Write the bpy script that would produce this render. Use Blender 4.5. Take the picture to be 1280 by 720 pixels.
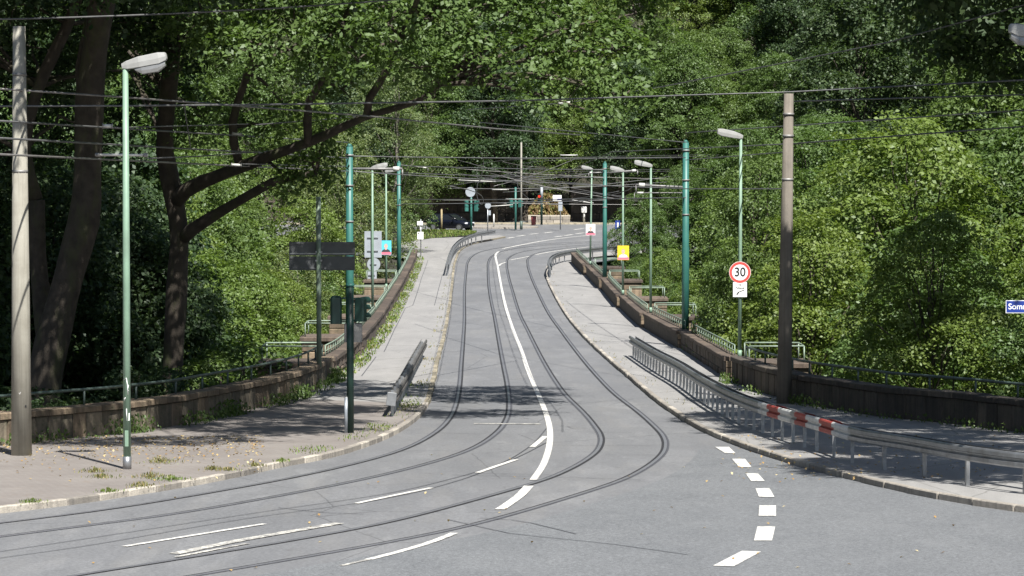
import bpy, bmesh, math, random
import numpy as np
from mathutils import Vector, Matrix

for o in list(bpy.data.objects): bpy.data.objects.remove(o, do_unlink=True)
SC = bpy.context.scene
COL = SC.collection
R = math.radians

# ------------------------------------------------------------------ camera, sky, sun
F = 4200.0                      # focal length in pixels of a 1280 px wide frame
TH = math.atan(160 / F)
CAMZ = 6.3
cam = bpy.data.cameras.new('camera')
cam.sensor_width = 36.0
cam.lens = 36.0 * F / 1280.0
cam.clip_start = 1.0
cam.clip_end = 3000.0
camo = bpy.data.objects.new('camera', cam); COL.objects.link(camo)
camo.location = (0, 0, CAMZ)
camo.rotation_euler = (R(90) - TH, 0, 0)
SC.camera = camo

SUN_EL = 54.0
SUN_AZ = (0.36, -0.933)         # horizontal direction towards the sun
world = bpy.data.worlds.new('World'); SC.world = world
world.use_nodes = True
wn = world.node_tree
bg = wn.nodes['Background']
sky = wn.nodes.new('ShaderNodeTexSky')
sky.sky_type = 'NISHITA'; sky.sun_disc = False
sky.sun_elevation = R(SUN_EL)
sky.sun_rotation = math.atan2(SUN_AZ[0], SUN_AZ[1])
sky.air_density = 1.0; sky.dust_density = 1.0
wn.links.new(sky.outputs[0], bg.inputs[0])
bg.inputs[1].default_value = 0.055
sun = bpy.data.lights.new('sun', 'SUN')
sun.energy = 5.0; sun.angle = R(0.53); sun.color = (1.0, 0.972, 0.925)
suno = bpy.data.objects.new('sun', sun); COL.objects.link(suno)
ce = math.cos(R(SUN_EL))
todir = Vector((SUN_AZ[0] * ce, SUN_AZ[1] * ce, math.sin(R(SUN_EL)))).normalized()
suno.rotation_euler = todir.to_track_quat('Z', 'Y').to_euler()
suno.location = (20, -40, 60)
SC.view_settings.view_transform = 'Standard'
SC.view_settings.look = 'None'
SC.view_settings.exposure = 0.98
SC.view_settings.gamma = 1.0
SC.render.engine = 'CYCLES'
SC.cycles.max_bounces = 6
SC.cycles.diffuse_bounces = 3
SC.cycles.transmission_bounces = 4
SC.cycles.transparent_max_bounces = 4

# ------------------------------------------------------------------ road profile (sag over the bridge)
PY = [-400, 0, 55, 65, 80, 106, 140, 170, 200, 225, 245, 265, 290, 320, 400, 900]
PZ = [0.05, 0.05, 0.05, 0.0, -.33, -.8, -1.3, -1.55, -1.6, -1.4, -1.05, -.55, .15, .9, 3.3, 18.3]

def prof(y):
    n = len(PY)
    i = 0
    while i < n - 2 and y > PY[i + 1]: i += 1
    def m(k):
        if k == 0: return 0.0
        if k == n - 1: return (PZ[k] - PZ[k - 1]) / (PY[k] - PY[k - 1])
        return (PZ[k + 1] - PZ[k - 1]) / (PY[k + 1] - PY[k - 1])
    h = PY[i + 1] - PY[i]; t = (y - PY[i]) / h
    return ((2*t**3 - 3*t*t + 1) * PZ[i] + (t**3 - 2*t*t + t) * h * m(i)
            + (-2*t**3 + 3*t*t) * PZ[i + 1] + (t**3 - t*t) * h * m(i + 1))

def at(px, py, off=0.0):
    """photo pixel -> point where its ray meets the road surface (+ off)"""
    u = (px - 640) / F; v = (360 - py) / F
    dy = math.cos(TH) + v * math.sin(TH); dz = -math.sin(TH) + v * math.cos(TH)
    t = 20.0
    while t < 700:
        if CAMZ + dz * t - prof(t * dy) - off < 0: break
        t += 1.0
    lo, hi = t - 1, t
    for _ in range(30):
        mm = (lo + hi) / 2
        if CAMZ + dz * mm - prof(mm * dy) - off < 0: hi = mm
        else: lo = mm
    return Vector((u * lo, dy * lo, prof(dy * lo) + off))

def on(px, py, Y):
    """photo pixel -> point at ground distance Y"""
    u = (px - 640) / F; v = (360 - py) / F
    dy = math.cos(TH) + v * math.sin(TH); dz = -math.sin(TH) + v * math.cos(TH)
    t = Y / dy
    return Vector((u * t, Y, CAMZ + dz * t))

def resample(pts, step):
    pts = [Vector(p) for p in pts]
    out = [pts[0].copy()]; acc = 0.0
    d = [0.0]
    for a, b in zip(pts, pts[1:]): d.append(d[-1] + (b - a).length)
    n = max(1, int(round(d[-1] / step)))
    res = []
    j = 0
    for k in range(n + 1):
        s = d[-1] * k / n
        while j < len(pts) - 2 and s > d[j + 1]: j += 1
        f = (s - d[j]) / max(1e-9, d[j + 1] - d[j])
        res.append(pts[j].lerp(pts[j + 1], f))
    return res

def smooth_line(pts, step, dim=2):
    """Catmull-Rom through control points, resampled"""
    P = [Vector(p) for p in pts]
    P = [P[0] * 2 - P[1]] + P + [P[-1] * 2 - P[-2]]
    out = []
    for i in range(1, len(P) - 2):
        p0, p1, p2, p3 = P[i-1], P[i], P[i+1], P[i+2]
        # centripetal parameters
        t0 = 0; t1 = t0 + max(1e-4, (p1-p0).length)**.5; t2 = t1 + max(1e-4, (p2-p1).length)**.5; t3 = t2 + max(1e-4, (p3-p2).length)**.5
        for k in range(12):
            t = t1 + (t2 - t1) * k / 12
            A1 = p0*((t1-t)/(t1-t0)) + p1*((t-t0)/(t1-t0)); A2 = p1*((t2-t)/(t2-t1)) + p2*((t-t1)/(t2-t1)); A3 = p2*((t3-t)/(t3-t2)) + p3*((t-t2)/(t3-t2))
            B1 = A1*((t2-t)/(t2-t0)) + A2*((t-t0)/(t2-t0)); B2 = A2*((t3-t)/(t3-t1)) + A3*((t-t1)/(t3-t1))
            out.append(B1*((t2-t)/(t2-t1)) + B2*((t-t1)/(t2-t1)))
    out.append(P[-2])
    return resample(out, step)

def offset_line(pts, o):
    """2D offset, positive = to the right of travel"""
    res = []
    for i, p in enumerate(pts):
        a = pts[max(0, i - 1)]; b = pts[min(len(pts) - 1, i + 1)]
        t = Vector((b[0] - a[0], b[1] - a[1])).normalized()
        res.append(Vector((p[0] + t.y * o, p[1] - t.x * o)))
    return res

def g3(p, off=0.0): return Vector((p[0], p[1], prof(p[1]) + off))

# ------------------------------------------------------------------ materials
MATS = {}
def nodes(name):
    m = bpy.data.materials.new(name); m.use_nodes = True
    nt = m.node_tree; b = nt.nodes['Principled BSDF']
    MATS[name] = m
    return m, nt, b
def N(nt, t, **kw):
    n = nt.nodes.new(t)
    for k, v in kw.items(): setattr(n, k, v)
    return n
def ramp(nt, fac, stops):
    r = N(nt, 'ShaderNodeValToRGB')
    cr = r.color_ramp
    while len(cr.elements) < len(stops): cr.elements.new(0.5)
    for e, (p, c) in zip(cr.elements, stops):
        e.position = p; e.color = (*c, 1) if len(c) == 3 else c
    nt.links.new(fac, r.inputs[0]); return r.outputs[0]
def coords(nt, mode='pos', scale=(1, 1, 1)):
    if mode == 'pos': o = N(nt, 'ShaderNodeNewGeometry').outputs['Position']
    else: o = N(nt, 'ShaderNodeTexCoord').outputs['Object']
    mp = N(nt, 'ShaderNodeMapping'); mp.inputs['Scale'].default_value = scale
    nt.links.new(o, mp.inputs[0]); return mp.outputs[0]
def noise(nt, vec, scale, detail=6, rough=0.6, out=0):
    n = N(nt, 'ShaderNodeTexNoise'); n.inputs['Scale'].default_value = scale
    n.inputs['Detail'].default_value = detail; n.inputs['Roughness'].default_value = rough
    nt.links.new(vec, n.inputs['Vector']); return n.outputs[out]
def mix(nt, fac, a, b, mode='MIX'):
    n = N(nt, 'ShaderNodeMix', data_type='RGBA', blend_type=mode)
    for i, v in ((0, fac), (6, a), (7, b)):
        if isinstance(v, (int, float)): n.inputs[i].default_value = v
        elif isinstance(v, tuple): n.inputs[i].default_value = (*v, 1)
        else: nt.links.new(v, n.inputs[i])
    return n.outputs[2]
def bump(nt, b, h, strength, dist=0.02):
    n = N(nt, 'ShaderNodeBump'); n.inputs['Strength'].default_value = strength; n.inputs['Distance'].default_value = dist
    nt.links.new(h, n.inputs['Height']); nt.links.new(n.outputs[0], b.inputs['Normal'])
def simple(name, col, rough=0.6, metal=0.0, var=0.15, scale=6.0, dirt=None, mode='pos', bmp=0.0):
    m, nt, b = nodes(name)
    v = coords(nt, mode)
    f = noise(nt, v, scale)
    lo = tuple(max(0, c * (1 - var)) for c in col); hi = tuple(min(1, c * (1 + var)) for c in col)
    c = ramp(nt, f, [(0.3, lo), (0.7, hi)])
    if dirt:
        f2 = noise(nt, coords(nt, mode, (1, 1, .35)), scale * .6, 8, .7)
        k = ramp(nt, f2, [(0.5, (0, 0, 0)), (0.72, (1, 1, 1))])
        c = mix(nt, k, c, dirt)
    nt.links.new(c, b.inputs['Base Color'])
    b.inputs['Roughness'].default_value = rough; b.inputs['Metallic'].default_value = metal
    if bmp: bump(nt, b, noise(nt, v, scale * 8, 4), bmp)
    return m

def mat_asphalt():
    m, nt, b = nodes('asphalt')
    v = coords(nt)
    big = noise(nt, coords(nt, 'pos', (1, .35, 1)), .35, 5, .6)
    c = ramp(nt, big, [(0.3, (.112, .114, .118)), (0.5, (.140, .142, .146)), (0.72, (.166, .167, .168))])
    fine = noise(nt, v, 55, 3, .7)
    c = mix(nt, .45, c, ramp(nt, fine, [(0.3, (.25, .25, .25)), (0.7, (.85, .85, .85))]), 'OVERLAY')
    pat = noise(nt, coords(nt, 'pos', (1.0, .22, 1)), .9, 3, .5)
    c = mix(nt, ramp(nt, pat, [(0.42, (0, 0, 0)), (0.47, (.55, .55, .55)), (0.60, (.55, .55, .55)), (0.63, (0, 0, 0))]), c, (.125, .127, .131))
    oil = noise(nt, coords(nt, 'pos', (1, .45, 1)), 2.6, 7, .72)
    c = mix(nt, ramp(nt, oil, [(0.58, (0, 0, 0)), (0.70, (.55, .55, .55))]), c, (.085, .085, .088))
    spk = noise(nt, v, 16, 2, .5)
    c = mix(nt, .35, c, ramp(nt, spk, [(0.35, (.3, .3, .3)), (0.7, (.75, .75, .75))]), 'OVERLAY')
    # thin cracks
    vo = N(nt, 'ShaderNodeTexVoronoi', feature='DISTANCE_TO_EDGE'); vo.inputs['Scale'].default_value = .16
    wv = mix(nt, .12, coords(nt, 'pos', (1, .9, 1)), noise(nt, v, .9, 4, .6, 1), 'ADD')
    nt.links.new(wv, vo.inputs['Vector'])
    ck = ramp(nt, vo.outputs['Distance'], [(0.0, (.45, .45, .45)), (0.0035, (1, 1, 1))])
    c = mix(nt, .8, c, ck, 'MULTIPLY')
    st = noise(nt, coords(nt, 'pos', (1, .12, 1)), 1.1, 6, .65)
    c = mix(nt, ramp(nt, st, [(0.5, (0, 0, 0)), (0.75, (.35, .35, .35))]), c, (.19, .182, .168))
    nt.links.new(c, b.inputs['Base Color']); b.inputs['Roughness'].default_value = .82
    bump(nt, b, fine, .35, .01)
mat_asphalt()
def mat_new_asphalt():
    m, nt, b = nodes('new_asphalt')
    v = coords(nt)
    fine = noise(nt, v, 42, 3, .75)
    c = ramp(nt, noise(nt, coords(nt, 'pos', (1, .5, 1)), .6, 6, .65), [(0.3, (.114, .119, .124)), (0.7, (.142, .147, .151))])
    c = mix(nt, .75, c, ramp(nt, fine, [(0.33, (.2, .2, .2)), (0.7, (.85, .85, .85))]), 'OVERLAY')
    spk = noise(nt, v, 14, 2, .5)
    c = mix(nt, .4, c, ramp(nt, spk, [(0.35, (.28, .28, .28)), (0.7, (.78, .78, .78))]), 'OVERLAY')
    oil = noise(nt, coords(nt, 'pos', (.6, .3, 1)), 1.6, 7, .7)
    c = mix(nt, ramp(nt, oil, [(0.55, (0, 0, 0)), (0.72, (.5, .5, .5))]), c, (.175, .18, .183))
    nt.links.new(c, b.inputs['Base Color']); b.inputs['Roughness'].default_value = .8
    bump(nt, b, fine, .45, .01)
mat_new_asphalt()

def mat_pavement():
    m, nt, b = nodes('pavement')
    v = coords(nt)
    c = ramp(nt, noise(nt, v, .5, 6, .65), [(0.3, (.185, .165, .15)), (0.7, (.245, .225, .205))])
    br = N(nt, 'ShaderNodeTexBrick'); br.inputs['Scale'].default_value = 1.0
    br.inputs['Brick Width'].default_value = .2; br.inputs['Row Height'].default_value = .1; br.inputs['Mortar Size'].default_value = .006
    br.inputs['Color1'].default_value = (.9, .9, .9, 1); br.inputs['Color2'].default_value = (.72, .7, .7, 1); br.inputs['Mortar'].default_value = (.45, .42, .4, 1)
    mp = N(nt, 'ShaderNodeMapping'); mp.inputs['Rotation'].default_value = (0, 0, .5)
    nt.links.new(v, mp.inputs[0]); nt.links.new(mp.outputs[0], br.inputs['Vector'])
    c = mix(nt, .6, c, br.outputs[0], 'MULTIPLY')
    spots = noise(nt, v, 4.0, 7, .75)
    c = mix(nt, ramp(nt, spots, [(0.55, (0, 0, 0)), (0.72, (.6, .6, .6))]), c, (.15, .105, .07))
    nt.links.new(c, b.inputs['Base Color']); b.inputs['Roughness'].default_value = .85
    bump(nt, b, br.outputs['Fac'], -.2, .005)
mat_pavement()

def mat_path():
    m, nt, b = nodes('footway_asphalt')
    v = coords(nt)
    c = ramp(nt, noise(nt, coords(nt, 'pos', (1, .2, 1)), .8, 7, .7), [(0.3, (.19, .185, .178)), (0.7, (.26, .252, .24))])
    fine = noise(nt, v, 50, 3, .7)
    c = mix(nt, .4, c, ramp(nt, fine, [(0.3, (.25, .25, .25)), (0.7, (.8, .8, .8))]), 'OVERLAY')
    vo = N(nt, 'ShaderNodeTexVoronoi', feature='DISTANCE_TO_EDGE'); vo.inputs['Scale'].default_value = .25
    nt.links.new(mix(nt, .15, coords(nt, 'pos', (1.2, .5, 1)), noise(nt, v, .8, 4, .6, 1), 'ADD'), vo.inputs['Vector'])
    c = mix(nt, .7, c, ramp(nt, vo.outputs['Distance'], [(0.0, (.4, .4, .38)), (0.006, (1, 1, 1))]), 'MULTIPLY')
    nt.links.new(c, b.inputs['Base Color']); b.inputs['Roughness'].default_value = .85
    bump(nt, b, fine, .3, .01)
mat_path()

def mat_paint():
    m, nt, b = nodes('road_paint')
    v = coords(nt)
    w = noise(nt, v, 9, 8, .75)
    c = mix(nt, ramp(nt, w, [(0.38, (1, 1, 1)), (0.52, (0, 0, 0))]), (.60, .585, .54), (.26, .258, .25))
    nt.links.new(c, b.inputs['Base Color']); b.inputs['Roughness'].default_value = .7
    m, nt, b = nodes('worn_road_paint')
    v = coords(nt)
    w = noise(nt, v, 5, 9, .8)
    c = mix(nt, ramp(nt, w, [(0.47, (1, 1, 1)), (0.57, (0, 0, 0))]), (.55, .53, .47), (.2, .195, .185))
    nt.links.new(c, b.inputs['Base Color']); b.inputs['Roughness'].default_value = .75
mat_paint()

def mat_stone(name, lo, hi, moss, mossamt=.5, scale=1.6):
    m, nt, b = nodes(name)
    v = coords(nt)
    oi = N(nt, 'ShaderNodeObjectInfo')
    n1 = noise(nt, v, scale, 8, .7)
    c = ramp(nt, n1, [(0.25, lo), (0.75, hi)])
    c = mix(nt, .85, c, ramp(nt, oi.outputs['Random'], [(0, (.42, .40, .38)), (.6, (.8, .76, .7)), (1, (1.25, 1.2, 1.1))]), 'MULTIPLY')
    n2 = noise(nt, v, scale * 2.6, 8, .75)
    c = mix(nt, ramp(nt, n2, [(0.6 - mossamt * .2, (0, 0, 0)), (0.62, (mossamt, mossamt, mossamt))]), c, moss)
    streak = noise(nt, coords(nt, 'pos', (3, 3, .25)), 2.2, 5, .6)
    c = mix(nt, ramp(nt, streak, [(0.45, (0, 0, 0)), (0.7, (.6, .6, .6))]), c, tuple(x * .35 for x in lo))
    nt.links.new(c, b.inputs['Base Color']); b.inputs['Roughness'].default_value = .9
    bump(nt, b, noise(nt, v, 14, 8, .75), .7, .03)
mat_stone('sandstone', (.11, .095, .073), (.30, .26, .20), (.045, .06, .03))
mat_stone('shaded_sandstone', (.06, .052, .045), (.135, .113, .094), (.04, .047, .026), .4)  # stone of the shaded walls; part of their shade sits in this darker colour
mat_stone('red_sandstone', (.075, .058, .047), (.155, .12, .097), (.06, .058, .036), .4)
mat_stone('coping_stone', (.15, .115, .08), (.30, .235, .17), (.07, .075, .04), .5)
mat_stone('kerb_stone', (.32, .30, .27), (.46, .435, .395), (.22, .20, .165), .35, 3)
mat_stone('cream_kerb', (.24, .215, .165), (.37, .335, .27), (.13, .13, .07), .6, 2)
mat_stone('mortar', (.05, .043, .035), (.10, .085, .07), (.03, .04, .02), .5)

def mat_concrete(name, lo, hi, streaks=.5):
    m, nt, b = nodes(name)
    v = coords(nt)
    c = ramp(nt, noise(nt, v, 2.2, 8, .7), [(0.3, lo), (0.7, hi)])
    s = noise(nt, coords(nt, 'pos', (6, 6, .2)), 2.5, 5, .6)
    c = mix(nt, ramp(nt, s, [(0.45, (0, 0, 0)), (0.7, (streaks,) * 3)]), c, tuple(x * .6 for x in lo))
    nt.links.new(c, b.inputs['Base Color']); b.inputs['Roughness'].default_value = .88
    bump(nt, b, noise(nt, v, 40, 4), .3, .01)
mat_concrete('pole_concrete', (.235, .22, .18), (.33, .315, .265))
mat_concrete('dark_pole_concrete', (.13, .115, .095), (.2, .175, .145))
simple('light_green_paint', (.185, .285, .205), .5, var=.14, scale=2.5, dirt=(.14, .20, .15))
simple('teal_paint', (.032, .135, .112), .45, var=.15, scale=1.6, dirt=(.03, .10, .085))
simple('shaded_green_paint', (.009, .034, .026), .45, var=.2, scale=3)  # dark green paint, deepened further so the colour carries the canopy's shade
simple('rail_green_paint', (.20, .26, .20), .5, var=.2, scale=3, dirt=(.16, .18, .14))
simple('dull_green_paint', (.07, .10, .085), .5, var=.25, scale=3)
simple('galvanised', (.34, .35, .36), .42, .75, var=.18, scale=5, dirt=(.24, .24, .235))
simple('weathered_steel', (.24, .235, .225), .6, .45, var=.25, scale=4, dirt=(.10, .09, .08))
simple('rusty_steel', (.12, .115, .108), .65, .4, var=.3, scale=4, dirt=(.05, .045, .04))
simple('white_paint', (.58, .58, .56), .5, var=.08, scale=4, dirt=(.36, .36, .35))
simple('red_paint', (.33, .05, .038), .55, var=.15, scale=4, dirt=(.20, .05, .045))
simple('sign_red', (.62, .07, .06), .4, var=.05)
simple('sign_white', (.8, .8, .78), .4, var=.04)
simple('sign_black', (.012, .012, .013), .5, var=.1)
simple('sign_blue', (.012, .035, .22), .4, var=.1)
simple('sign_back', (.36, .39, .42), .45, .25, var=.1, scale=3)
simple('dark_sign_back', (.12, .125, .13), .5, .1, var=.2, scale=2)
simple('lamp_grey', (.33, .33, .315), .5, .1, var=.1, scale=4, dirt=(.28, .27, .25))
simple('lamp_bowl', (.22, .22, .215), .2, .3, var=.2, scale=5)
simple('wire_metal', (.13, .13, .13), .5, .3, var=.2)
simple('contact_wire', (.22, .21, .20), .45, .5, var=.2)
simple('insulator', (.55, .54, .50), .35, var=.15)
simple('rail_steel', (.25, .25, .27), .32, .4, var=.15, scale=3)
simple('rail_groove', (.018, .018, .02), .8, var=.3)
simple('rail_seal', (.055, .057, .064), .75, var=.2, scale=8, bmp=.3)
simple('tyre', (.015, .015, .015), .8, var=.2)
simple('car_paint', (.005, .006, .011), .18, .1, var=.1)
simple('car_glass', (.012, .014, .017), .08, var=.1)
simple('headlight_glass', (.55, .56, .58), .15, var=.05)
simple('wood_post', (.30, .24, .13), .8, var=.2, scale=5)
simple('skin_print', (.62, .40, .32), .6, var=.08)
simple('poster_cyan', (.10, .50, .62), .5, var=.05)
simple('poster_yellow', (.80, .58, .03), .5, var=.05)
simple('poster_pink', (.70, .16, .22), .5, var=.08)
simple('poster_dark', (.05, .045, .05), .5, var=.1)
simple('bark', (.058, .047, .036), .92, var=.4, scale=3, bmp=.8, dirt=(.07, .078, .03))
simple('pale_bark', (.16, .145, .12), .9, var=.35, scale=3, bmp=.6)
simple('soil', (.028, .026, .017), .95, var=.4, scale=1.2, dirt=(.02, .032, .011))
simple('bin_red', (.22, .05, .05), .5)

def mat_leaf(name, stops, trans=.40, objvar=.35):
    m, nt, b = nodes(name)
    nt.nodes.remove(b)
    out = [n for n in nt.nodes if n.type == 'OUTPUT_MATERIAL'][0]
    g = N(nt, 'ShaderNodeNewGeometry'); oi = N(nt, 'ShaderNodeObjectInfo')
    c = ramp(nt, g.outputs['Random Per Island'], stops)
    c = mix(nt, objvar, c, ramp(nt, oi.outputs['Random'], [(0, (.62, .82, .7)), (.5, (.88, .97, .85)), (1, (1.05, .98, .68))]), 'MULTIPLY')
    d = N(nt, 'ShaderNodeBsdfDiffuse'); t = N(nt, 'ShaderNodeBsdfTranslucent'); gl = N(nt, 'ShaderNodeBsdfGlossy')
    gl.inputs['Roughness'].default_value = .5
    gl.inputs['Color'].default_value = (.8, .85, .8, 1)
    nt.links.new(c, d.inputs[0])
    tc = mix(nt, 1.0, c, (1.15, 1.25, .6), 'MULTIPLY'); nt.links.new(tc, t.inputs[0])
    a = N(nt, 'ShaderNodeMixShader'); a.inputs[0].default_value = trans
    nt.links.new(d.outputs[0], a.inputs[1]); nt.links.new(t.outputs[0], a.inputs[2])
    a2 = N(nt, 'ShaderNodeMixShader'); a2.inputs[0].default_value = .028
    nt.links.new(a.outputs[0], a2.inputs[1]); nt.links.new(gl.outputs[0], a2.inputs[2])
    nt.links.new(a2.outputs[0], out.inputs[0])
mat_leaf('leaf_green', [(0, (.076, .122, .034)), (.5, (.102, .157, .045)), (1, (.132, .190, .058))])
mat_leaf('leaf_bright', [(0, (.110, .162, .036)), (.5, (.144, .20, .048)), (1, (.182, .235, .062))])
mat_leaf('leaf_dark', [(0, (.032, .058, .026)), (.5, (.055, .090, .038)), (1, (.085, .125, .055))])  # deep green; on the woodland trees it also stands in for shade
mat_leaf('leaf_pale', [(0, (.09, .13, .05)), (.5, (.14, .18, .07)), (1, (.20, .235, .095))])
mat_leaf('grass_green', [(0, (.09, .14, .025)), (.6, (.14, .20, .04)), (1, (.26, .24, .09))], .25, 0.1)
mat_leaf('grass_dry', [(0, (.10, .13, .035)), (.5, (.19, .18, .07)), (1, (.30, .22, .10))], .2, 0.1)
mat_leaf('leaf_litter', [(0, (.25, .14, .05)), (.5, (.38, .26, .11)), (1, (.5, .42, .25))], .1, 0.1)
mat_leaf('dry_brush', [(0, (.16, .10, .05)), (.5, (.25, .17, .08)), (1, (.14, .17, .05))], .15, 0.1)

# ------------------------------------------------------------------ mesh helpers
class MB:
    def __init__(s): s.v = []; s.f = []; s.sm = []
    def add(s, vs, fs, smooth=False):
        o = len(s.v); s.v += [tuple(v) for v in vs]
        for f in fs: s.f.append(tuple(i + o for i in f)); s.sm.append(smooth)
        return s
    def box(s, c, size, rz=0.0, rx=0.0, ry=0.0, bev=0.0):
        M = Matrix.Translation(c) @ Matrix.Rotation(rz, 4, 'Z') @ Matrix.Rotation(ry, 4, 'Y') @ Matrix.Rotation(rx, 4, 'X')
        x, y, z = (k / 2 for k in size)
        if not bev:
            vs = [M @ Vector((a*x, b*y, c_*z)) for c_ in (-1, 1) for b in (-1, 1) for a in (-1, 1)]
            return s.add(vs, [(0,2,3,1), (4,5,7,6), (0,1,5,4), (2,6,7,3), (0,4,6,2), (1,3,7,5)])
        def ring(z_, k):
            e = bev
            return [M @ Vector(p) for p in ((-x+k, -y+e+k, z_), (-x+e+k, -y+k, z_), (x-e-k, -y+k, z_), (x-k, -y+e+k, z_), (x-k, y-e-k, z_), (x-e-k, y-k, z_), (-x+e+k, y-k, z_), (-x+k, y-e-k, z_))]
        vs = ring(-z, 0) + ring(z - bev, 0) + ring(z, bev)
        fs = [tuple(reversed(range(8)))] + [(i, (i+1) % 8, 8+(i+1) % 8, 8+i) for i in range(8)] + [(8+i, 8+(i+1) % 8, 16+(i+1) % 8, 16+i) for i in range(8)] + [tuple(range(16, 24))]
        return s.add(vs, fs)
    def tube(s, pts, r, n=8, smooth=True, cap=True):
        pts = [Vector(p) for p in pts]
        rs = r if isinstance(r, (list, tuple)) else [r] * len(pts)
        vs = []; fs = []
        ref = None
        for i, p in enumerate(pts):
            t = (pts[min(i + 1, len(pts) - 1)] - pts[max(i - 1, 0)]).normalized()
            if ref is None: ref = Vector((1, 0, 0)) if abs(t.x) < .8 else Vector((0, 1, 0))
            a = (ref - t * ref.dot(t)).normalized(); b = t.cross(a); ref = a
            for k in range(n):
                w = 2 * math.pi * k / n
                vs.append(p + (a * math.cos(w) + b * math.sin(w)) * rs[i])
        for i in range(len(pts) - 1):
            for k in range(n):
                fs.append((i*n+k, i*n+(k+1) % n, (i+1)*n+(k+1) % n, (i+1)*n+k))
        s.add(vs, fs, smooth)
        if cap:
            o = len(s.v) - len(vs)
            s.f.append(tuple(o + k for k in reversed(range(n)))); s.sm.append(False)
            s.f.append(tuple(o + (len(pts)-1)*n + k for k in range(n))); s.sm.append(False)
        return s
    def sweep(s, pts, profile, closed=False, up=Vector((0, 0, 1))):
        """profile list of (right, up); path of 3D points"""
        vs = []; fs = []; m = len(profile)
        for i, p in enumerate(pts):
            t = (Vector(pts[min(i+1, len(pts)-1)]) - Vector(pts[max(i-1, 0)])); t.z = 0; t.normalize()
            rt = Vector((t.y, -t.x, 0))
            for a, b in profile: vs.append(Vector(p) + rt * a + up * b)
        for i in range(len(pts) - 1):
            for k in range(m if closed else m - 1):
                k2 = (k + 1) % m
                fs.append((i*m+k, (i+1)*m+k, (i+1)*m+k2, i*m+k2))
        s.add(vs, fs)
        if closed:
            o = len(s.v) - len(vs)
            s.f.append(tuple(o + k for k in range(m))); s.sm.append(False)
            s.f.append(tuple(o + (len(pts)-1)*m + k for k in reversed(range(m)))); s.sm.append(False)
        return s
    def disc(s, c, r, normal, thick=.004, n=28, r0=0.0):
        q = Vector(normal).to_track_quat('Z', 'Y'); c = Vector(c)
        def ring(rr, z): return [c + q @ Vector((rr*math.cos(2*math.pi*k/n), rr*math.sin(2*math.pi*k/n), z)) for k in range(n)]
        if r0 == 0:
            s.add(ring(r, 0) + ring(r, thick), [tuple(range(n-1, -1, -1)), tuple(range(n, 2*n))] + [(k, (k+1) % n, n+(k+1) % n, n+k) for k in range(n)])
        else:
            s.add(ring(r, 0) + ring(r, thick) + ring(r0, thick) + ring(r0, 0),
                  [(j*n+k, j*n+(k+1) % n, ((j+1) % 4)*n+(k+1) % n, ((j+1) % 4)*n+k) for j in range(4) for k in range(n)])
        return s
    def mesh(s, name, mat):
        me = bpy.data.meshes.new(name); me.from_pydata(s.v, [], s.f); me.update()
        if any(s.sm): me.polygons.foreach_set('use_smooth', s.sm)
        me.materials.append(MATS[mat]); return me
    def build(s, name, mat, parent=None):
        o = bpy.data.objects.new(name, s.mesh(name, mat)); COL.objects.link(o)
        if parent is not None: o.parent = parent
        return o

def tag(o, label=None, cat=None, group=None, kind=None):
    if label: o['label'] = label
    if cat: o['category'] = cat
    if group: o['group'] = group
    if kind: o['kind'] = kind
    return o
def empty(name, loc=(0, 0, 0), rz=0.0):
    o = bpy.data.objects.new(name, None); COL.objects.link(o)
    o.location = loc; o.rotation_euler = (0, 0, rz); o.empty_display_size = .3
    return o
def copy_tree(o, parent=None):
    c = o.copy(); COL.objects.link(c); c.parent = parent
    for ch in list(o.children): copy_tree(ch, c)
    return c
def text_mesh(txt, size, name, mat, parent, M, extrude=.002, sx=1.0, bold=0.0):
    cu = bpy.data.curves.new(name, 'FONT'); cu.body = txt; cu.size = size; cu.extrude = extrude
    cu.align_x = 'CENTER'; cu.align_y = 'CENTER'; cu.offset = bold
    to = bpy.data.objects.new('tmp', cu); COL.objects.link(to)
    dg = bpy.context.evaluated_depsgraph_get(); dg.update()
    me = bpy.data.meshes.new_from_object(to.evaluated_get(dg))
    bpy.data.objects.remove(to, do_unlink=True); bpy.data.curves.remove(cu)
    me.name = name; me.materials.clear(); me.materials.append(MATS[mat])
    o = bpy.data.objects.new(name, me); COL.objects.link(o); o.parent = parent
    o.matrix_local = M @ Matrix.Diagonal((sx, 1, 1, 1))
    return o
FACE = Matrix.Rotation(R(90), 4, 'X')     # text lying in XY -> facing -Y (towards the camera)
rnd = random.Random(7)
# ------------------------------------------------------------------ plan lines (world metres, x right, y away from the camera)
LWALL = [(-60, 38), (-26, 56), (-16.5, 67), (-13, 72.2), (-11.49, 75.2), (-10.34, 77.9), (-9.27, 80.1), (-8.21, 83.3), (-7.46, 87.8), (-6.7, 92.2), (-6.2, 96.5),
         (-5.9, 101), (-5.75, 106.6), (-5.6, 113), (-5.62, 120), (-5.7, 130.5), (-5.86, 150.5), (-6.05, 164), (-6.37, 188.8), (-6.61, 213), (-6.82, 234.8), (-6.94, 246)]
RWALL = [(60, 52), (30, 59), (19, 66), (15.2, 73), (12.3, 79.9), (11.03, 83.6), (9.42, 87.1), (7.95, 93.7), (7.25, 100), (6.95, 106)]
RSEG = [((6.62, 131.4), (6.88, 108.07)), ((5.98, 152.0), (6.5, 131.86)), ((5.64, 176.1), (5.84, 152.46)), ((5.4, 202.4), (5.5, 176.6)),
        ((4.9, 222.0), (5.24, 202.9)), ((4.25, 241), (4.72, 222.46))]
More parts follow.
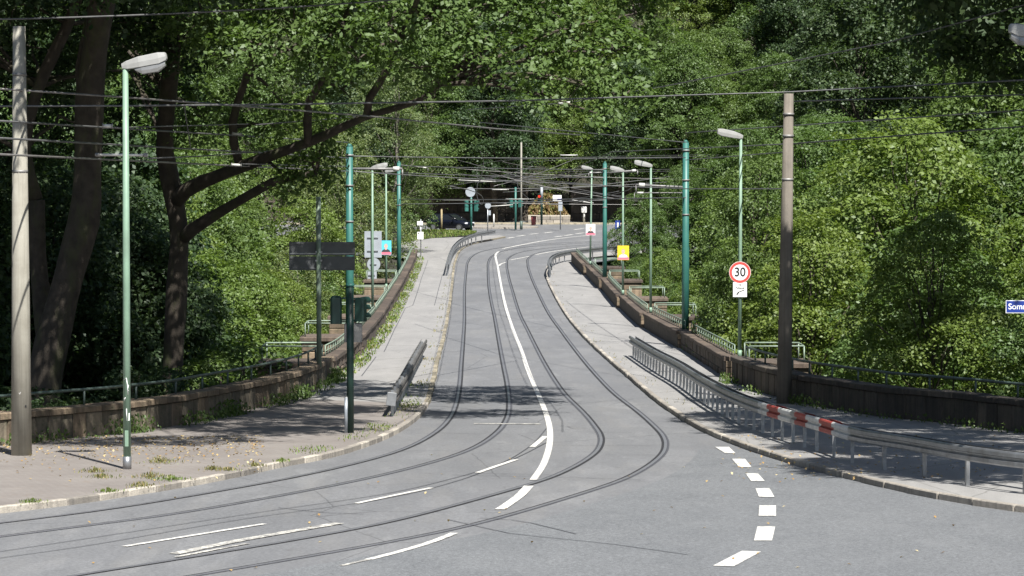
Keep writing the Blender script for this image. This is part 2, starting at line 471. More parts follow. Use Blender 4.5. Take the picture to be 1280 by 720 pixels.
LKERB = [(-60, 22), (-30, 39), (-14, 53.5), (-9.06, 59.3), (-7.97, 60.86), (-6.35, 64.3), (-5.47, 66.9), (-4.74, 69.9), (-4.11, 72.0), (-3.53, 75.1), (-3.0, 79.4), (-2.55, 85.3), (-2.35, 93.8),
         (-2.45, 107), (-2.6, 118), (-2.72, 129.4), (-2.9, 147), (-3.16, 168), (-3.51, 196.5), (-3.8, 218.4), (-4.05, 243), (-3.86, 260.4), (-3.11, 268.5), (-2.02, 273.3), (-0.53, 279)]
RKERB = [(60, 30), (25, 44), (13, 54.5), (9.08, 59.4), (7.75, 62.2), (6.75, 66.0), (5.91, 70.6), (5.18, 76.8), (4.67, 82.6), (4.2, 93.3), (3.84, 108.9), (3.42, 127.3), (2.95, 151.4), (2.68, 170.3),
         (2.42, 197.3), (2.24, 221.6), (2.45, 236), (2.9, 243.9), (3.7, 248.5), (5.3, 252.5), (8, 256), (14, 260), (30, 266), (70, 276)]
LOUT = LWALL + [(-7.3, 254), (-9.6, 261.5), (-9.2, 269), (-6.5, 276), (-2, 281)]
ROUT = RWALL + [(6.95, 107.5), (6.5, 132), (5.84, 152.5), (5.5, 176.6), (5.24, 203), (4.72, 222.5), (4.25, 241), (5.0, 246.5), (8.5, 251.5), (14, 255.5), (30, 261), (70, 270)]
LK = smooth_line(LKERB, .5); RK = smooth_line(RKERB, .5)

def interp(pts, y):
    """x of a line at distance y, lines ordered by y"""
    if y <= pts[0][1]: return pts[0][0]
    for a, b in zip(pts, pts[1:]):
        if a[1] <= y <= b[1]: return a[0] + (b[0] - a[0]) * (y - a[1]) / max(1e-6, b[1] - a[1])
    return pts[-1][0]
XL_T = LWALL + [(-9, 252), (-30, 260), (-60, 270), (-90, 330)]
XR_T = RWALL + [(6.95, 107.5), (6.6, 132), (5.9, 152.5), (5.6, 176.6), (5.3, 203), (4.9, 222.5), (4.6, 241), (12, 252), (60, 262), (100, 290)]
def sstep(t): t = max(0.0, min(1.0, t)); return t * t * (3 - 2 * t)
def depth(y, side):
    a = 1.0 if side < 0 else 4.0
    if y < 85: return a
    if y < 120: return a + (9 - a) * sstep((y - 85) / 35)
    if y < 232: return 9.0
    if y < 256: return 9 - 8.7 * sstep((y - 232) / 24)
    return .3
def zt(x, y):
    xl = interp(XL_T, y) - .35; xr = interp(XR_T, y) + .35
    base = prof(min(y, 312))
    if x < xl: d = xl - x; dep = depth(y, -1)
    elif x > xr: d = x - xr; dep = depth(y, 1)
    else: d = 0; dep = 0
    z = base - .25 - dep * sstep(d / 5.0)
    if y > 312: z += (y - 312) * .42 * sstep((y - 312) / 25)
    if x < -34: z += (-x - 34) * .35 * sstep((-x - 34) / 20)
    if x > 44: z += (x - 44) * .35 * sstep((x - 44) / 20)
    return z + .25 * math.sin(x * .7 + y * .3) * sstep(d / 4)

def grid_mesh(name, rows, mat, parent=None):
    mb = MB(); n = len(rows[0])
    vs = [p for r in rows for p in r]; fs = []
    for i in range(len(rows) - 1):
        for j in range(n - 1):
            fs.append((i*n+j, i*n+j+1, (i+1)*n+j+1, (i+1)*n+j))
    mb.add(vs, fs); return mb.build(name, mat, parent)

# terrain
xs = sorted(set([-700, -450, -300, -220, -160, -120] + list(range(-90, -30, 6)) + [k * .75 for k in range(-40, 41)] + list(range(32, 92, 6)) + [120, 160, 220, 300, 450, 700]))
ys = [-60, -20, 10, 30, 45] + [50 + 2.5 * k for k in range(112)] + [335, 345, 360, 380, 405, 440, 480, 540, 640, 800]
tag(grid_mesh('ground', [[(x, y, zt(x, y)) for x in xs] for y in ys], 'soil'), kind='structure')

# road sheet
rows = []
for k in range(0, 146):
    y = 20 + 2 * k if k < 145 else 312
    xl = interp(XL_T, y); xr = interp(XR_T, y)
    rows.append([(xl + (xr - xl) * t / 16, y, prof(y)) for t in range(17)])
road = tag(grid_mesh('road', rows, 'asphalt'), kind='structure')

def strip(name, A, B, off, mat, parent=None, zoff=None):
    """sheet between two 2D lines"""
    n = len(A); rows = []
    for a, b in zip(A, B):
        rows.append([g3(a.lerp(b, t / 5), off) for t in range(6)])
    return grid_mesh(name, rows, mat, parent)

# pavements: matched control points kerb <-> back line
LPK = [(-60, 22), (-30, 39), (-14, 53.5), (-9.06, 59.3), (-7.2, 62.4), (-6.35, 64.3), (-5.47, 66.9), (-4.74, 69.9), (-4.11, 72.0), (-3.53, 75.1), (-3.0, 79.4), (-2.55, 85.3), (-2.35, 93.8), (-2.38, 101),
       (-2.45, 107), (-2.6, 118), (-2.72, 129.4), (-2.9, 147), (-3.16, 168), (-3.51, 196.5), (-3.8, 218.4), (-4.05, 243), (-3.86, 260.4), (-3.11, 268.5), (-2.02, 273.3), (-0.53, 279)]
LPB = [(-70, 34), (-28, 55), (-17.5, 66), (-13.2, 72), (-11.6, 75.2), (-10.4, 77.9), (-9.4, 80.1), (-8.6, 82), (-8.3, 83.3), (-7.6, 87.3), (-7.2, 89.6), (-6.8, 92.2), (-6.3, 96.5), (-6.0, 101),
       (-5.85, 106.6), (-5.7, 118), (-5.8, 130.5), (-5.95, 150.5), (-6.15, 168), (-6.5, 196), (-6.75, 219), (-7.05, 246), (-9.6, 261.5), (-9.0, 269), (-6.5, 276), (-1.0, 281)]
RPK = [(60, 30), (25, 44), (13, 54.5), (9.08, 59.4), (7.75, 62.2), (6.75, 66.0), (5.91, 70.6), (5.5, 73.5), (5.18, 76.8), (4.67, 82.6), (4.45, 88), (4.2, 93.3), (4.05, 100), (3.84, 108.9), (3.42, 127.3), (2.95, 151.4), (2.68, 170.3),
       (2.42, 197.3), (2.24, 221.6), (2.45, 236), (2.9, 243.9), (3.7, 248.5), (5.3, 252.5), (8, 256), (14, 260), (30, 266), (70, 276)]
RPB = [(64, 50), (31, 58), (20, 65), (15.4, 73), (14.0, 76), (12.4, 79.9), (11.2, 83.6), (9.9, 86), (9.5, 87.1), (8.7, 90.5), (8.1, 93.7), (7.6, 97.5), (7.3, 103), (7.0, 109), (6.7, 128), (6.0, 151.4), (5.7, 170.3),
       (5.4, 198), (5.0, 221.6), (4.5, 236), (4.6, 243.9), (5.2, 246.5), (7, 250), (9.5, 252.5), (15, 256), (30, 261), (70, 270)]
def pavement(name, K, B, matname):
    rows = []
    K = [Vector(p) for p in K]; B = [Vector(p) for p in B]
    # smooth K with the same spline as the kerb stones by snapping to the kerb line
    for i in range(len(K) - 1):
        m = max(1, int((K[i+1] - K[i]).length / 1.0))
        for j in range(m + (i == len(K) - 2)):
            t = j / m
            rows.append((K[i].lerp(K[i+1], t), B[i].lerp(B[i+1], t)))
    line = LK if name == 'L' else RK
    out = []
    for k, b in rows:
        q = min(line, key=lambda p: (p[0] - k[0])**2 + (p[1] - k[1])**2)
        d = (b - q).normalized() if (b - q).length > .01 else Vector((0, 0))
        k2 = q + d * .13
        out.append([g3(k2.lerp(b, s / 5), .118) for s in range(6)])
    return out
PVL = pavement('L', LPK, LPB, ''); PVR = pavement('R', RPK, RPB, '')
SPLIT = next(i for i, r in enumerate(PVL) if r[0][1] > 92)
tag(grid_mesh('pavement', PVL[:SPLIT + 1], 'pavement'), kind='structure')
tag(grid_mesh('footway', PVL[SPLIT:], 'footway_asphalt'), kind='structure')
tag(grid_mesh('footway', PVR, 'footway_asphalt'), kind='structure')

# kerbs, stone by stone
def kerb(line, side, mat, ylo, yhi, L, parent, jit=.02):
    """stones along the line between two distances; side +1 = kerb body lies right of the line's travel"""
    pts = [p for p in line if ylo <= p[1] <= yhi]
    pts = resample(pts, L)
    for a, b in zip(pts, pts[1:]):
        d = (b - a); l = d.length; d.normalize(); nrm = Vector((d.y, -d.x)) * side
        mid = (a + b) / 2 + nrm * (.07 + rnd.uniform(-jit, jit) * .6)
        z = (prof(a[1]) + prof(b[1])) / 2
        h = .22 + rnd.uniform(-jit, jit) * .4
        mb = MB().box((0, 0, 0), (l - .018, .15, h), 0, bev=.018)
        o = mb.build('kerb_stone', mat, parent)
        slope = math.asin(max(-1, min(1, (prof(b[1]) - prof(a[1])) / max(.01, l))))
        o.matrix_local = Matrix.Translation((mid.x, mid.y, z + .125 - h / 2)) @ Matrix.Rotation(math.atan2(d.y, d.x) + rnd.uniform(-1, 1) * jit * .4, 4, 'Z') @ Matrix.Rotation(-slope, 4, 'Y')
kl = tag(empty('kerb', (0, 0, 0)), kind='structure')
kerb(LK, -1, 'kerb_stone', 50, 94, 1.0, kl)
kerb(LK, -1, 'cream_kerb', 94, 279, 1.25, kl, .03)
kr = tag(empty('kerb', (0, 0, 0)), kind='structure')
kerb(RK, 1, 'kerb_stone', 46, 262, 1.25, kr)

# resurfaced asphalt of the junction in front
RT = [(-20, 29), (-13, 39), (-9, 45), (-6, 49.8), (-4.4, 52.3), (-2.7, 55.1), (-1.55, 57.3), (-.35, 60.4), (1.25, 65.6), (1.92, 69.0), (2.55, 73.9), (2.8, 77.5), (2.89, 80.9), (2.83, 85.4), (2.68, 91), (2.34, 100.3),
      (2.12, 110), (1.92, 121.6), (1.7, 136.6), (1.46, 152.5), (1.16, 170.3), (.8, 201), (.5, 224.7), (.38, 240), (.5, 249), (1.3, 256.5), (2.9, 261.7), (5.5, 266), (11, 271), (19, 276), (32, 281), (60, 288)]
LT = [(-40, 27), (-22, 41.5), (-13, 51), (-8.25, 57.2), (-6.45, 59.9), (-4.35, 64.6), (-3.2, 68.2), (-2.2, 72.6), (-1.62, 76.4), (-1.1, 82.5), (-.88, 88.3), (-.83, 94.5), (-.9, 106), (-1.05, 119), (-1.29, 140), (-1.6, 166),
      (-1.93, 189), (-2.2, 210), (-2.4, 231.8), (-2.45, 243), (-2.2, 252), (-1.5, 258.5), (.2, 264.5), (3.5, 269.5), (10, 275), (18, 279.8), (31, 284.5), (60, 292)]
RTL = smooth_line(RT, .8); LTL = smooth_line(LT, .8)
sl = [p for p in offset_line(RTL, 1.5) if 30 < p[1] < 76]
def rk_at(y): return interp([(p[0], p[1]) for p in RK if p[1] < 243], y)
rows = []
for p in sl:
    xr = min(60.0, rk_at(p[1]) if p[1] > 46 else 40.0)
    fade = sstep((76 - p[1]) / 2.0)
    x1 = p[0] + (xr - .05 - p[0]) * max(.02, 1)
    rows.append([(p[0] + (x1 - p[0]) * t / 10, p[1], prof(p[1]) + .004) for t in range(11)])
tag(grid_mesh('resurfaced_asphalt', rows, 'new_asphalt', road))

# tram tracks
def track(line, label):
    t = tag(empty('tram_track', g3(line[len(line) // 3])), label, 'tram track')
    inv = Matrix.Translation(t.location).inverted()
    def child(mb, name, mat):
        o = mb.build(name, mat, t); o.matrix_local = inv; return o
    for s in (-1, 1):
        o = offset_line(line, s * .755)
        child(MB().sweep([g3(p, .006) for p in o], [(-.085, 0), (.085, 0)]), 'joint_filler', 'rail_seal')
        head = [(-.035 + s * .0, -.03), (-.035, .011), (.03, .011), (.03, -.03)]
        child(MB().sweep([g3(p, 0) for p in offset_line(line, s * .7525)], head), 'rail', 'rail_steel')
        child(MB().sweep([g3(p, .0085) for p in offset_line(line, s * .69)], [(-.03, 0), (.027, 0)]), 'groove', 'rail_groove')
track(LTL, 'grooved tram track next to the near concrete pole and cream kerb')
track(RTL, 'grooved tram track crossed by the solid white line')

# painted markings
def paint(pts, w, name='road_marking', mat='road_paint', z=.014, w2=None):
    pts = [Vector(p[:2]) for p in pts]
    line = resample(pts, .6) if len(pts) > 1 else pts
    mb = MB().sweep([g3(p, z) for p in line], [(-w / 2, 0), (w / 2, 0)])
    return mb.build(name, mat, road)
def px(*l): return [at(*p) for p in l]
c_line = px((623.5, 314.5), (619.6, 318.3), (620.6, 326), (622.5, 335.8), (624.5, 347.5), (627.4, 363), (631.3, 380.6), (636, 396.5), (643, 417), (651.7, 438.3), (659.5, 461.7), (667.3, 481), (675, 498.6), (682, 516), (686.7, 533), (687.6, 548.6), (684.7, 566), (677.9, 583.6), (666.5, 600.5))
paint(smooth_line([p.xy for p in c_line], .6), .145)
paint(smooth_line([p.xy for p in px((661, 608), (651, 619), (640, 627.4), (625, 637.5))], .5), .19)
paint([p.xy for p in px((445, 630), (539, 610.5))], .12)
paint([p.xy for p in px((597, 591.5), (645, 575))], .12)
paint([p.xy for p in px((155.6, 683.7), (330.4, 655.5))], .12)
paint([p.xy for p in px((665.3, 559.3), (681.8, 545.7))], .14)
paint(smooth_line([p.xy for p in px((461, 700), (500, 690), (540, 678), (568, 667))], .5), .14)
paint([p.xy for p in px((426, 708), (461, 700))], .09, mat='worn_road_paint')
paint([p.xy for p in px((218, 693), (300, 676), (424, 654.5))], .22, mat='worn_road_paint')
paint([p.xy for p in px((220, 697), (310, 680))], .1, mat='worn_road_paint')
paint([p.xy for p in px((592, 530), (676, 530.5))], .2, mat='worn_road_paint')
for q in [((135, 77), (205, 77), (237, 108), (185, 108)), ((220, 137), (285, 137), (318, 178), (255, 178)), ((288, 210), (350, 210), (384, 248), (315, 248)),
          ((337, 284), (408, 284), (432, 328), (355, 328)), ((357, 370), (440, 370), (440, 423), (353, 423)), ((347, 476), (436, 476), (420, 546), (330, 546)),
          ((270, 598), (365, 602), (230, 675), (125, 672))]:
    vs = [at(860 + a / 4, 540 + b / 4) for a, b in q]
    MB().add([(v.x, v.y, prof(v.y) + .014) for v in reversed(vs)], [(0, 1, 2, 3)]).build('road_marking', 'road_paint', road)
# far junction lines
K1 = 5.142
def f1(u, v): return at(500 + u / K1, 260 + v / K1).xy
paint(smooth_line([f1(660, 262), f1(780, 238), f1(920, 212), f1(1080, 190), f1(1234, 175)], .8), .22)
paint(smooth_line([f1(870, 300), f1(1000, 278), f1(1120, 262), f1(1234, 248)], .8), .2)
paint([f1(710, 335), f1(830, 312)], .16)
paint(smooth_line([f1(637, 372), f1(650, 360), f1(680, 350)], .6), .14)
for a, b in [((690, 195), (732, 189)), ((750, 183), (802, 176)), ((832, 170), (886, 164)), ((925, 162), (980, 155)), ((995, 187), (1040, 181)), ((1060, 178), (1110, 171)), ((1130, 167), (1184, 160)), ((1120, 140), (1180, 133)), ((560, 142), (460, 140))]:
    paint([f1(*a), f1(*b)], .3)
# thin repair seams across the carriageway
for l in [[(690, 557), (815, 557.5)], [(756, 569), (822, 569.5)], [(540, 541), (600, 543)], [(510, 564), (575, 564)], [(348, 635), (400, 641), (455, 643)], [(565, 594), (700, 597), (800, 600)], [(716, 540), (790, 541)], [(600, 592), (690, 594)],
          [(568, 393.5), (690, 394)], [(553, 446), (570, 446.5)], [(690, 415), (722, 416)], [(600, 648), (650, 651), (720, 668)], [(560, 650), (640, 668), (760, 680), (860, 694)]]:
    paint([p.xy for p in px(*l)], .026, 'repair_seam', 'rail_seal', .012)
for l in [[(0, 690), (120, 672), (330, 640), (480, 618), (560, 600), (620, 582), (660, 560), (684, 535)], [(0, 698), (100, 684), (300, 650), (480, 624), (570, 602), (640, 575), (690, 550)]]:
    paint(smooth_line([p.xy for p in px(*l)], .6), .025, 'repair_seam', 'rail_seal', .012)

for l in [[(535, 325), (526.7, 348), (516, 381.7)], [(506.7, 385), (493, 412), (480, 440)], [(553, 343), (548, 362), (543, 381.7)], [(470, 446), (452, 470)], [(516, 381.7), (507, 385)], [(519, 325), (553, 325)]]:
    MB().sweep([g3(p, .124) for p in resample([at(*q, .12).xy for q in l], .8)], [(-.016, 0), (.016, 0)]).build('repair_seam', 'rail_seal', road)
# grass verge beyond the bridge
gv = [(-30, 252), (-8.6, 256), (-9.6, 262.5), (-8.8, 269), (-6.4, 276.4), (-3.2, 282), (-3.6, 287), (-6, 289), (-12, 291), (-30, 290)]
def verge():
    rows = []
    L = resample([Vector(p) for p in gv[1:6]], 2.0); U = [Vector((-20, 260)), Vector((-18, 290)), Vector((-9, 290.5)), Vector((-5, 289)), Vector((-3.0, 286))]
    m = len(L)
    U2 = resample(U, 1.0); U2 = [U2[int(i * (len(U2) - 1) / (m - 1))] for i in range(m)]
    for a, b in zip(L, U2):
        rows.append([g3(a.lerp(b, t / 6), .09 + .12 * math.sin(math.pi * t / 6)) for t in range(7)])
    return rows
vg = tag(grid_mesh('grass_verge', verge(), 'soil'), kind='structure')
# ------------------------------------------------------------------ stone parapets
WT = .45          # wall thickness
WH = .80          # top of wall above the road
def child_at(mb, name, mat, t):
    o = mb.build(name, mat, t); o.matrix_local = Matrix.Translation(t.location).inverted() if t.rotation_euler.z == 0 else t.matrix_world.inverted(); return o
def wall_path(pts): return [Vector(p[:2]) for p in pts]
def parapet(front, side, label, stones, ml, mats, group=None, low=-.4, courses=2, H=WH, lens=(.5, .95)):
    """front = 2D line of the road-side face; side=+1: wall body lies right of travel"""
    front = wall_path(front)
    mid = front[len(front) // 2]
    t = tag(empty('stone_parapet', g3(mid, .1)), label, 'wall', group)
    core = resample(front, 1.5)
    r = .03 if stones else 0.0
    a0, a1 = (r, WT - r) if side > 0 else (-WT + r, -r)
    top = H - .13
    child_at(MB().sweep([g3(p) for p in core], [(a0, low), (a0, top - (.02 if stones else 0)), (a1, top - (.02 if stones else 0)), (a1, low)], closed=True), 'wall_core' if stones else 'wall_body', mats[1] if stones else mats[0], t)
    # coping slabs
    cop = resample(front, 1.15 if stones else 2.4)
    for a, b in zip(cop, cop[1:]):
        d = b - a; l = d.length; d.normalize(); n = Vector((d.y, -d.x)) * side
        m = (a + b) / 2 + n * (WT / 2 + rnd.uniform(-.012, .012))
        sl = math.asin((prof(b.y) - prof(a.y)) / l)
        o = MB().box((0, 0, 0), (l - .012, WT + .1, .14 + rnd.uniform(-.01, .01)), bev=.02).build('coping_stone', mats[2], t)
        o.matrix_local = Matrix.Translation(Vector((m.x, m.y, prof(m.y) + H - .065 + rnd.uniform(-.008, .008))) - t.location) @ Matrix.Rotation(math.atan2(d.y, d.x), 4, 'Z') @ Matrix.Rotation(-sl, 4, 'Y')
    if stones:
        d_ = [0.0]
        for a, b in zip(front, front[1:]): d_.append(d_[-1] + (b - a).length)
        def pt(s):
            for j in range(len(front) - 1):
                if s <= d_[j + 1] or j == len(front) - 2:
                    f = (s - d_[j]) / (d_[j + 1] - d_[j]); return front[j].lerp(front[j + 1], f)
        ch = (top - .0) / courses
        for c in range(courses):
            s = 0.0
            while s < d_[-1] - .15:
                L = min(rnd.uniform(*lens), d_[-1] - s)
                a = pt(s); b = pt(s + L); s += L
                d = b - a; l = d.length
                if l < .1: continue
                d.normalize(); n = Vector((d.y, -d.x)) * side
                th = .14; pr = rnd.uniform(-.02, .022)
                m = (a + b) / 2 + n * (th / 2 - pr)
                o = MB().box((0, 0, 0), (l - .03, th, ch - .03), bev=.028).build('stone', ml if rnd.random() < .75 else mats[2], t)
                sl = math.asin((prof(b.y) - prof(a.y)) / l)
                o.matrix_local = Matrix.Translation(Vector((m.x, m.y, prof(m.y) + ch * (c + .5))) - t.location) @ Matrix.Rotation(math.atan2(d.y, d.x) + rnd.uniform(-.02, .02), 4, 'Z') @ Matrix.Rotation(-sl, 4, 'Y')
    return t
left_near = [p for p in LWALL if 60 < p[1] < 107.5]
left_near = [(-18.5, 64.6)] + left_near + [(-5.74, 107.3)]
parapet(left_near, -1, 'mossy sandstone parapet with weeds curving behind the concrete pole', True, 'sandstone', ('sandstone', 'mortar', 'coping_stone'), H=.84, courses=1, lens=(.38, .85))
LB = [107.6, 130, 153, 178, 203, 224, 246]
for i, (y0, y1) in enumerate(zip(LB, LB[1:])):
    pts = [(interp(LWALL, y0 + .15), y0 + .15), (interp(LWALL, (y0 + y1) / 2), (y0 + y1) / 2), (interp(LWALL, y1 - .15), y1 - .15)]
    parapet(pts, -1, 'low red sandstone parapet with bright weeds at its foot on the bridge', i == 0, 'red_sandstone', ('red_sandstone', 'mortar', 'red_sandstone'), 'sunny side bridge parapets', lens=(.7, 1.2))
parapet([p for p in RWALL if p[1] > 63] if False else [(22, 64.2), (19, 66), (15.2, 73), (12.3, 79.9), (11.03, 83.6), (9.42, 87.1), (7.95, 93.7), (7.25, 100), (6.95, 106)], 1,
        'dark shaded sandstone parapet behind the guardrail, weeds along its foot', True, 'shaded_sandstone', ('shaded_sandstone', 'mortar', 'shaded_sandstone'), H=.9, courses=1, lens=(.4, .9))
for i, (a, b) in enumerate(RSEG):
    t = parapet([b, ((a[0] + b[0]) / 2, (a[1] + b[1]) / 2), a], 1, 'short shaded sandstone parapet section shading the bridge footway', i == 0, 'shaded_sandstone', ('shaded_sandstone', 'mortar', 'red_sandstone'), 'shaded side bridge parapets', H=.8)
    # light dressed end stones facing the near end
    for c in range(3):
        o = MB().box((b[0] + WT / 2, b[1] - .05, prof(b[1]) + .13 + c * .22), (WT - .03, .16, .2), 0, bev=.015)
        child_at(o, 'end_stone', 'coping_stone', t)

# bridge masonry below the deck
mb = MB()
for side, line in ((-1, [(interp(LWALL, y) - .05, y) for y in range(98, 249, 5)]), (1, [(interp(XR_T, y) + .55, y) for y in range(98, 244, 5)])):
    mb.sweep([g3(p, 0) for p in line], [(0, -.2), (0, -10.5)])
tag(mb.build('bridge_masonry', 'sandstone'), kind='structure')

# handrails -----------------------------------------------------------------
def handrail(path3, label, mat, group=None, post=1.3, hz=.34, r=.024, lower=True, cat='railing', zlow=.16):
    """path3 = points at the foot of the rail"""
    P = [Vector(p) for p in path3]
    t = tag(empty('handrail', P[len(P) // 2]), label, cat, group)
    child_at(MB().tube([p + Vector((0, 0, hz)) for p in P], r, 8), 'top_rail', mat, t)
    if lower: child_at(MB().tube([p + Vector((0, 0, zlow)) for p in P], r * .6, 6), 'lower_rail', mat, t)
    Q = resample(P, post)
    for q in Q: child_at(MB().tube([q - Vector((0, 0, .05)), q + Vector((0, 0, hz))], r * .75, 6), 'post', mat, t)
    return t
def wl(y): return interp(LWALL, y) - WT + .1
hl = [(p[0] - WT * .75, p[1] + .1) for p in left_near]
handrail([g3(p, .84) for p in resample(hl, 2.0)][2:], 'dull green handrail on the mossy parapet behind the concrete pole', 'dull_green_paint', post=2.6, lower=False, r=.036, hz=.36)
for y0, y1 in zip(LB, LB[1:]):
    handrail([g3((wl(y), y), WH) for y in np.linspace(y0 + 1.1, y1 - 1.1, 8)], 'pale green handrail along the red sandstone parapet', 'rail_green_paint', 'pale green bridge handrails', post=1.15)
hr = offset_line([Vector(p) for p in [(22, 64.2), (19, 66), (15.2, 73), (12.3, 79.9), (11.03, 83.6), (9.42, 87.1), (7.95, 93.7), (7.25, 100), (6.97, 105)]], WT * .8)
handrail([g3(p, .9) for p in resample(hr, 2.0)][1:], 'dark green handrail above the shaded parapet by the guardrail', 'dull_green_paint', post=2.2, r=.036, lower=False)
for i, (a, b) in enumerate(RSEG):
    A = Vector(b) + Vector((WT * .8, 1.0)); B = Vector(a) + Vector((WT * .8, -1.0))
    handrail([g3(A.lerp(B, k / 6), WH) for k in range(7)], 'pale green handrail above a short dark parapet section', 'rail_green_paint', 'handrails of the shaded parapet sections', post=1.15)

# pier bays: projecting pier heads with their own rails
def pier(y, side, first):
    x0 = (interp(LWALL, y) - WT) if side < 0 else (interp(XR_T, y) + WT + .12)
    z = prof(y)
    t = tag(empty('bridge_pier', (x0, y, z)), 'projecting sandstone pier head with pale railing outside the %s parapet' % ('sunlit red' if side < 0 else 'shaded dark'), 'pier', 'pier heads on the %s side' % ('sunlit' if side < 0 else 'shaded'))
    w = 1.9; l = 2.3
    cx = x0 + side * (w / 2 + .03)
    child_at(MB().box((cx, y, z + .60), (w + .15, l + .2, .16), bev=.03), 'cap_slab', 'red_sandstone', t)
    child_at(MB().box((cx, y, z - 4.6), (w - .1, l - .1, 10.2)), 'shaft', 'sandstone', t)
    for k in range(2): child_at(MB().box((cx, y, z + .33 - k * .42), (w + .01, l + .01, .38), bev=.03), 'block_course', 'coping_stone', t)
    xo = x0 + side * (w - .1)
    P = [Vector((x0 + side * .05, y - l / 2 + .1, z + .68)), Vector((xo, y - l / 2 + .1, z + .68)), Vector((xo, y + l / 2 - .1, z + .68)), Vector((x0 + side * .05, y + l / 2 - .1, z + .68))]
    for hz, r, nm in ((.52, .026, 'top_rail'),):
        child_at(MB().tube([p + Vector((0, 0, hz)) for p in resample(P, .95)], r, 8), nm, 'rail_green_paint', t)
    for p in P: child_at(MB().tube([p - Vector((0, 0, .03)), p + Vector((0, 0, .52))], .024, 6), 'post', 'rail_green_paint', t)
for y in (108, 130, 153, 178, 203): pier(y, -1, 0)
for y in (108, 131.5, 152.3, 176.6, 203, 222.5): pier(y, 1, 0)

# ------------------------------------------------------------------ poles and lamps
def lamp_head(t, top, side, L=.86, bowl=True):
    """luminaire pointing sideways (side=+1 to the right), long axis tilted up"""
    M = Matrix.Translation(top) @ Matrix.Scale(side, 4, Vector((1, 0, 0))) @ Matrix.Rotation(R(-9), 4, 'Y')
    def loft(st):
        vs = []; fs = []; n = 10
        for x, w, z0, z1 in st:
            for k in range(n):
                a = 2 * math.pi * k / n
                c, s_ = math.cos(a), math.sin(a)
                e = .32
                vs.append(M @ Vector((x, w * math.copysign(abs(c) ** e, c), (z0 + z1) / 2 + (z1 - z0) / 2 * math.copysign(abs(s_) ** e, s_))))
        for i in range(len(st) - 1):
            for k in range(n): fs.append((i*n+k, i*n+(k+1) % n, (i+1)*n+(k+1) % n, (i+1)*n+k))
        fs += [tuple(range(n - 1, -1, -1)), tuple((len(st)-1)*n+k for k in range(n))]
        return MB().add(vs, fs, False)
    k = L / .78
    h = child_at(loft([(-.06*k, .05, -.02, .08), (.03*k, .085, -.05, .12), (.25*k, .14, -.06, .17), (.6*k, .15, -.05, .19), (.72*k, .13, .0, .17), (.74*k, .1, .04, .13)]), 'lamp_housing', 'lamp_grey', t)
    if bowl:
        child_at(loft([(.16*k, .09, -.1, -.055), (.28*k, .135, -.2, -.05), (.55*k, .135, -.2, -.04), (.70*k, .10, -.1, -.01)]), 'lamp_bowl', 'lamp_bowl', t)
def lamp(base, top_z, side, label, r=.075, L=.9, lean=0.0, bowl=True, group=None):
    t = tag(empty('street_lamp', base), label, 'street lamp', group)
    b = Vector(base); H = top_z - b.z
    child_at(MB().tube([b, b + Vector((0, 0, .25))], r * 1.12, 12), 'base_sleeve', 'galvanised' if bowl else 'light_green_paint', t)
    child_at(MB().tube([b + Vector((0, 0, .24)), b + Vector((lean * .5, 0, H * .5)), b + Vector((lean, 0, H))], [r, r * .93, r * .72], 12), 'pole', 'light_green_paint', t)
    lamp_head(t, b + Vector((lean, 0, H)), side, L, bowl)
    return t
def mast(base, top_z, label, r=.115, group=None, mat='teal_paint'):
    t = tag(empty('catenary_mast', base), label, 'mast', group); b = Vector(base); H = top_z - b.z
    child_at(MB().tube([b, b + Vector((0, 0, H * .45)), b + Vector((0, 0, H * .46)), b + Vector((0, 0, H))], [r * 1.1, r * 1.1, r, r * .92], 14), 'pole', mat, t)
    child_at(MB().tube([b + Vector((0, 0, H)), b + Vector((0, 0, H + .1))], [r * .95, r * .3], 12), 'cap', mat, t)
    for z in (H * .8, H - .35, H * .62): child_at(MB().tube([b + Vector((0, 0, z)), b + Vector((0, 0, z + .06))], r * 1.15, 12), 'clamp_band', 'weathered_steel', t)
    return t
def bracket(t, a, b, r=.045):
    a = Vector(a); b = Vector(b); d = b - a
    child_at(MB().tube([a, b], r, 8), 'bracket_arm', 'weathered_steel', t)
    child_at(MB().tube([a + d * .82, a + d * .94], r * 1.9, 8), 'insulator', 'insulator', t)
    child_at(MB().tube([b - Vector((0, 0, .02)), b - Vector((0, 0, .3))], r * .7, 6), 'hanger', 'weathered_steel', t)

# near sidewalk lamp with scratched tag marks
b = at(159, 586, .12)
t = lamp(b, on(157, 84, b.y).z, 1, 'light green street lamp with grey base sleeve and white scribbles, on the sunny pavement', r=.078)
child_at(MB().box(b + Vector((.0, -.078, .62)), (.075, .02, .32), bev=.006), 'access_door', 'light_green_paint', t)
sc = MB()
def scrib(pts, zc):
    P = []
    for u, z in pts:
        a = u / .078
        P.append(b + Vector((.080 * math.sin(a), -.080 * math.cos(a), zc + z)))
    sc.tube(P, .009, 5)
scrib([(-.06, .12), (.0, .16), (.02, .02), (.03, -.18)], 1.68); scrib([(.04, .1), (.02, .0), (.05, -.02)], 1.6); scrib([(-.06, .0), (-.02, .03), (-.05, -.04)], 1.42); scrib([(.0, .12), (.005, -.12), (.05, -.12), (.055, .03)], 1.1)
child_at(sc, 'scribble', 'sign_white', t)
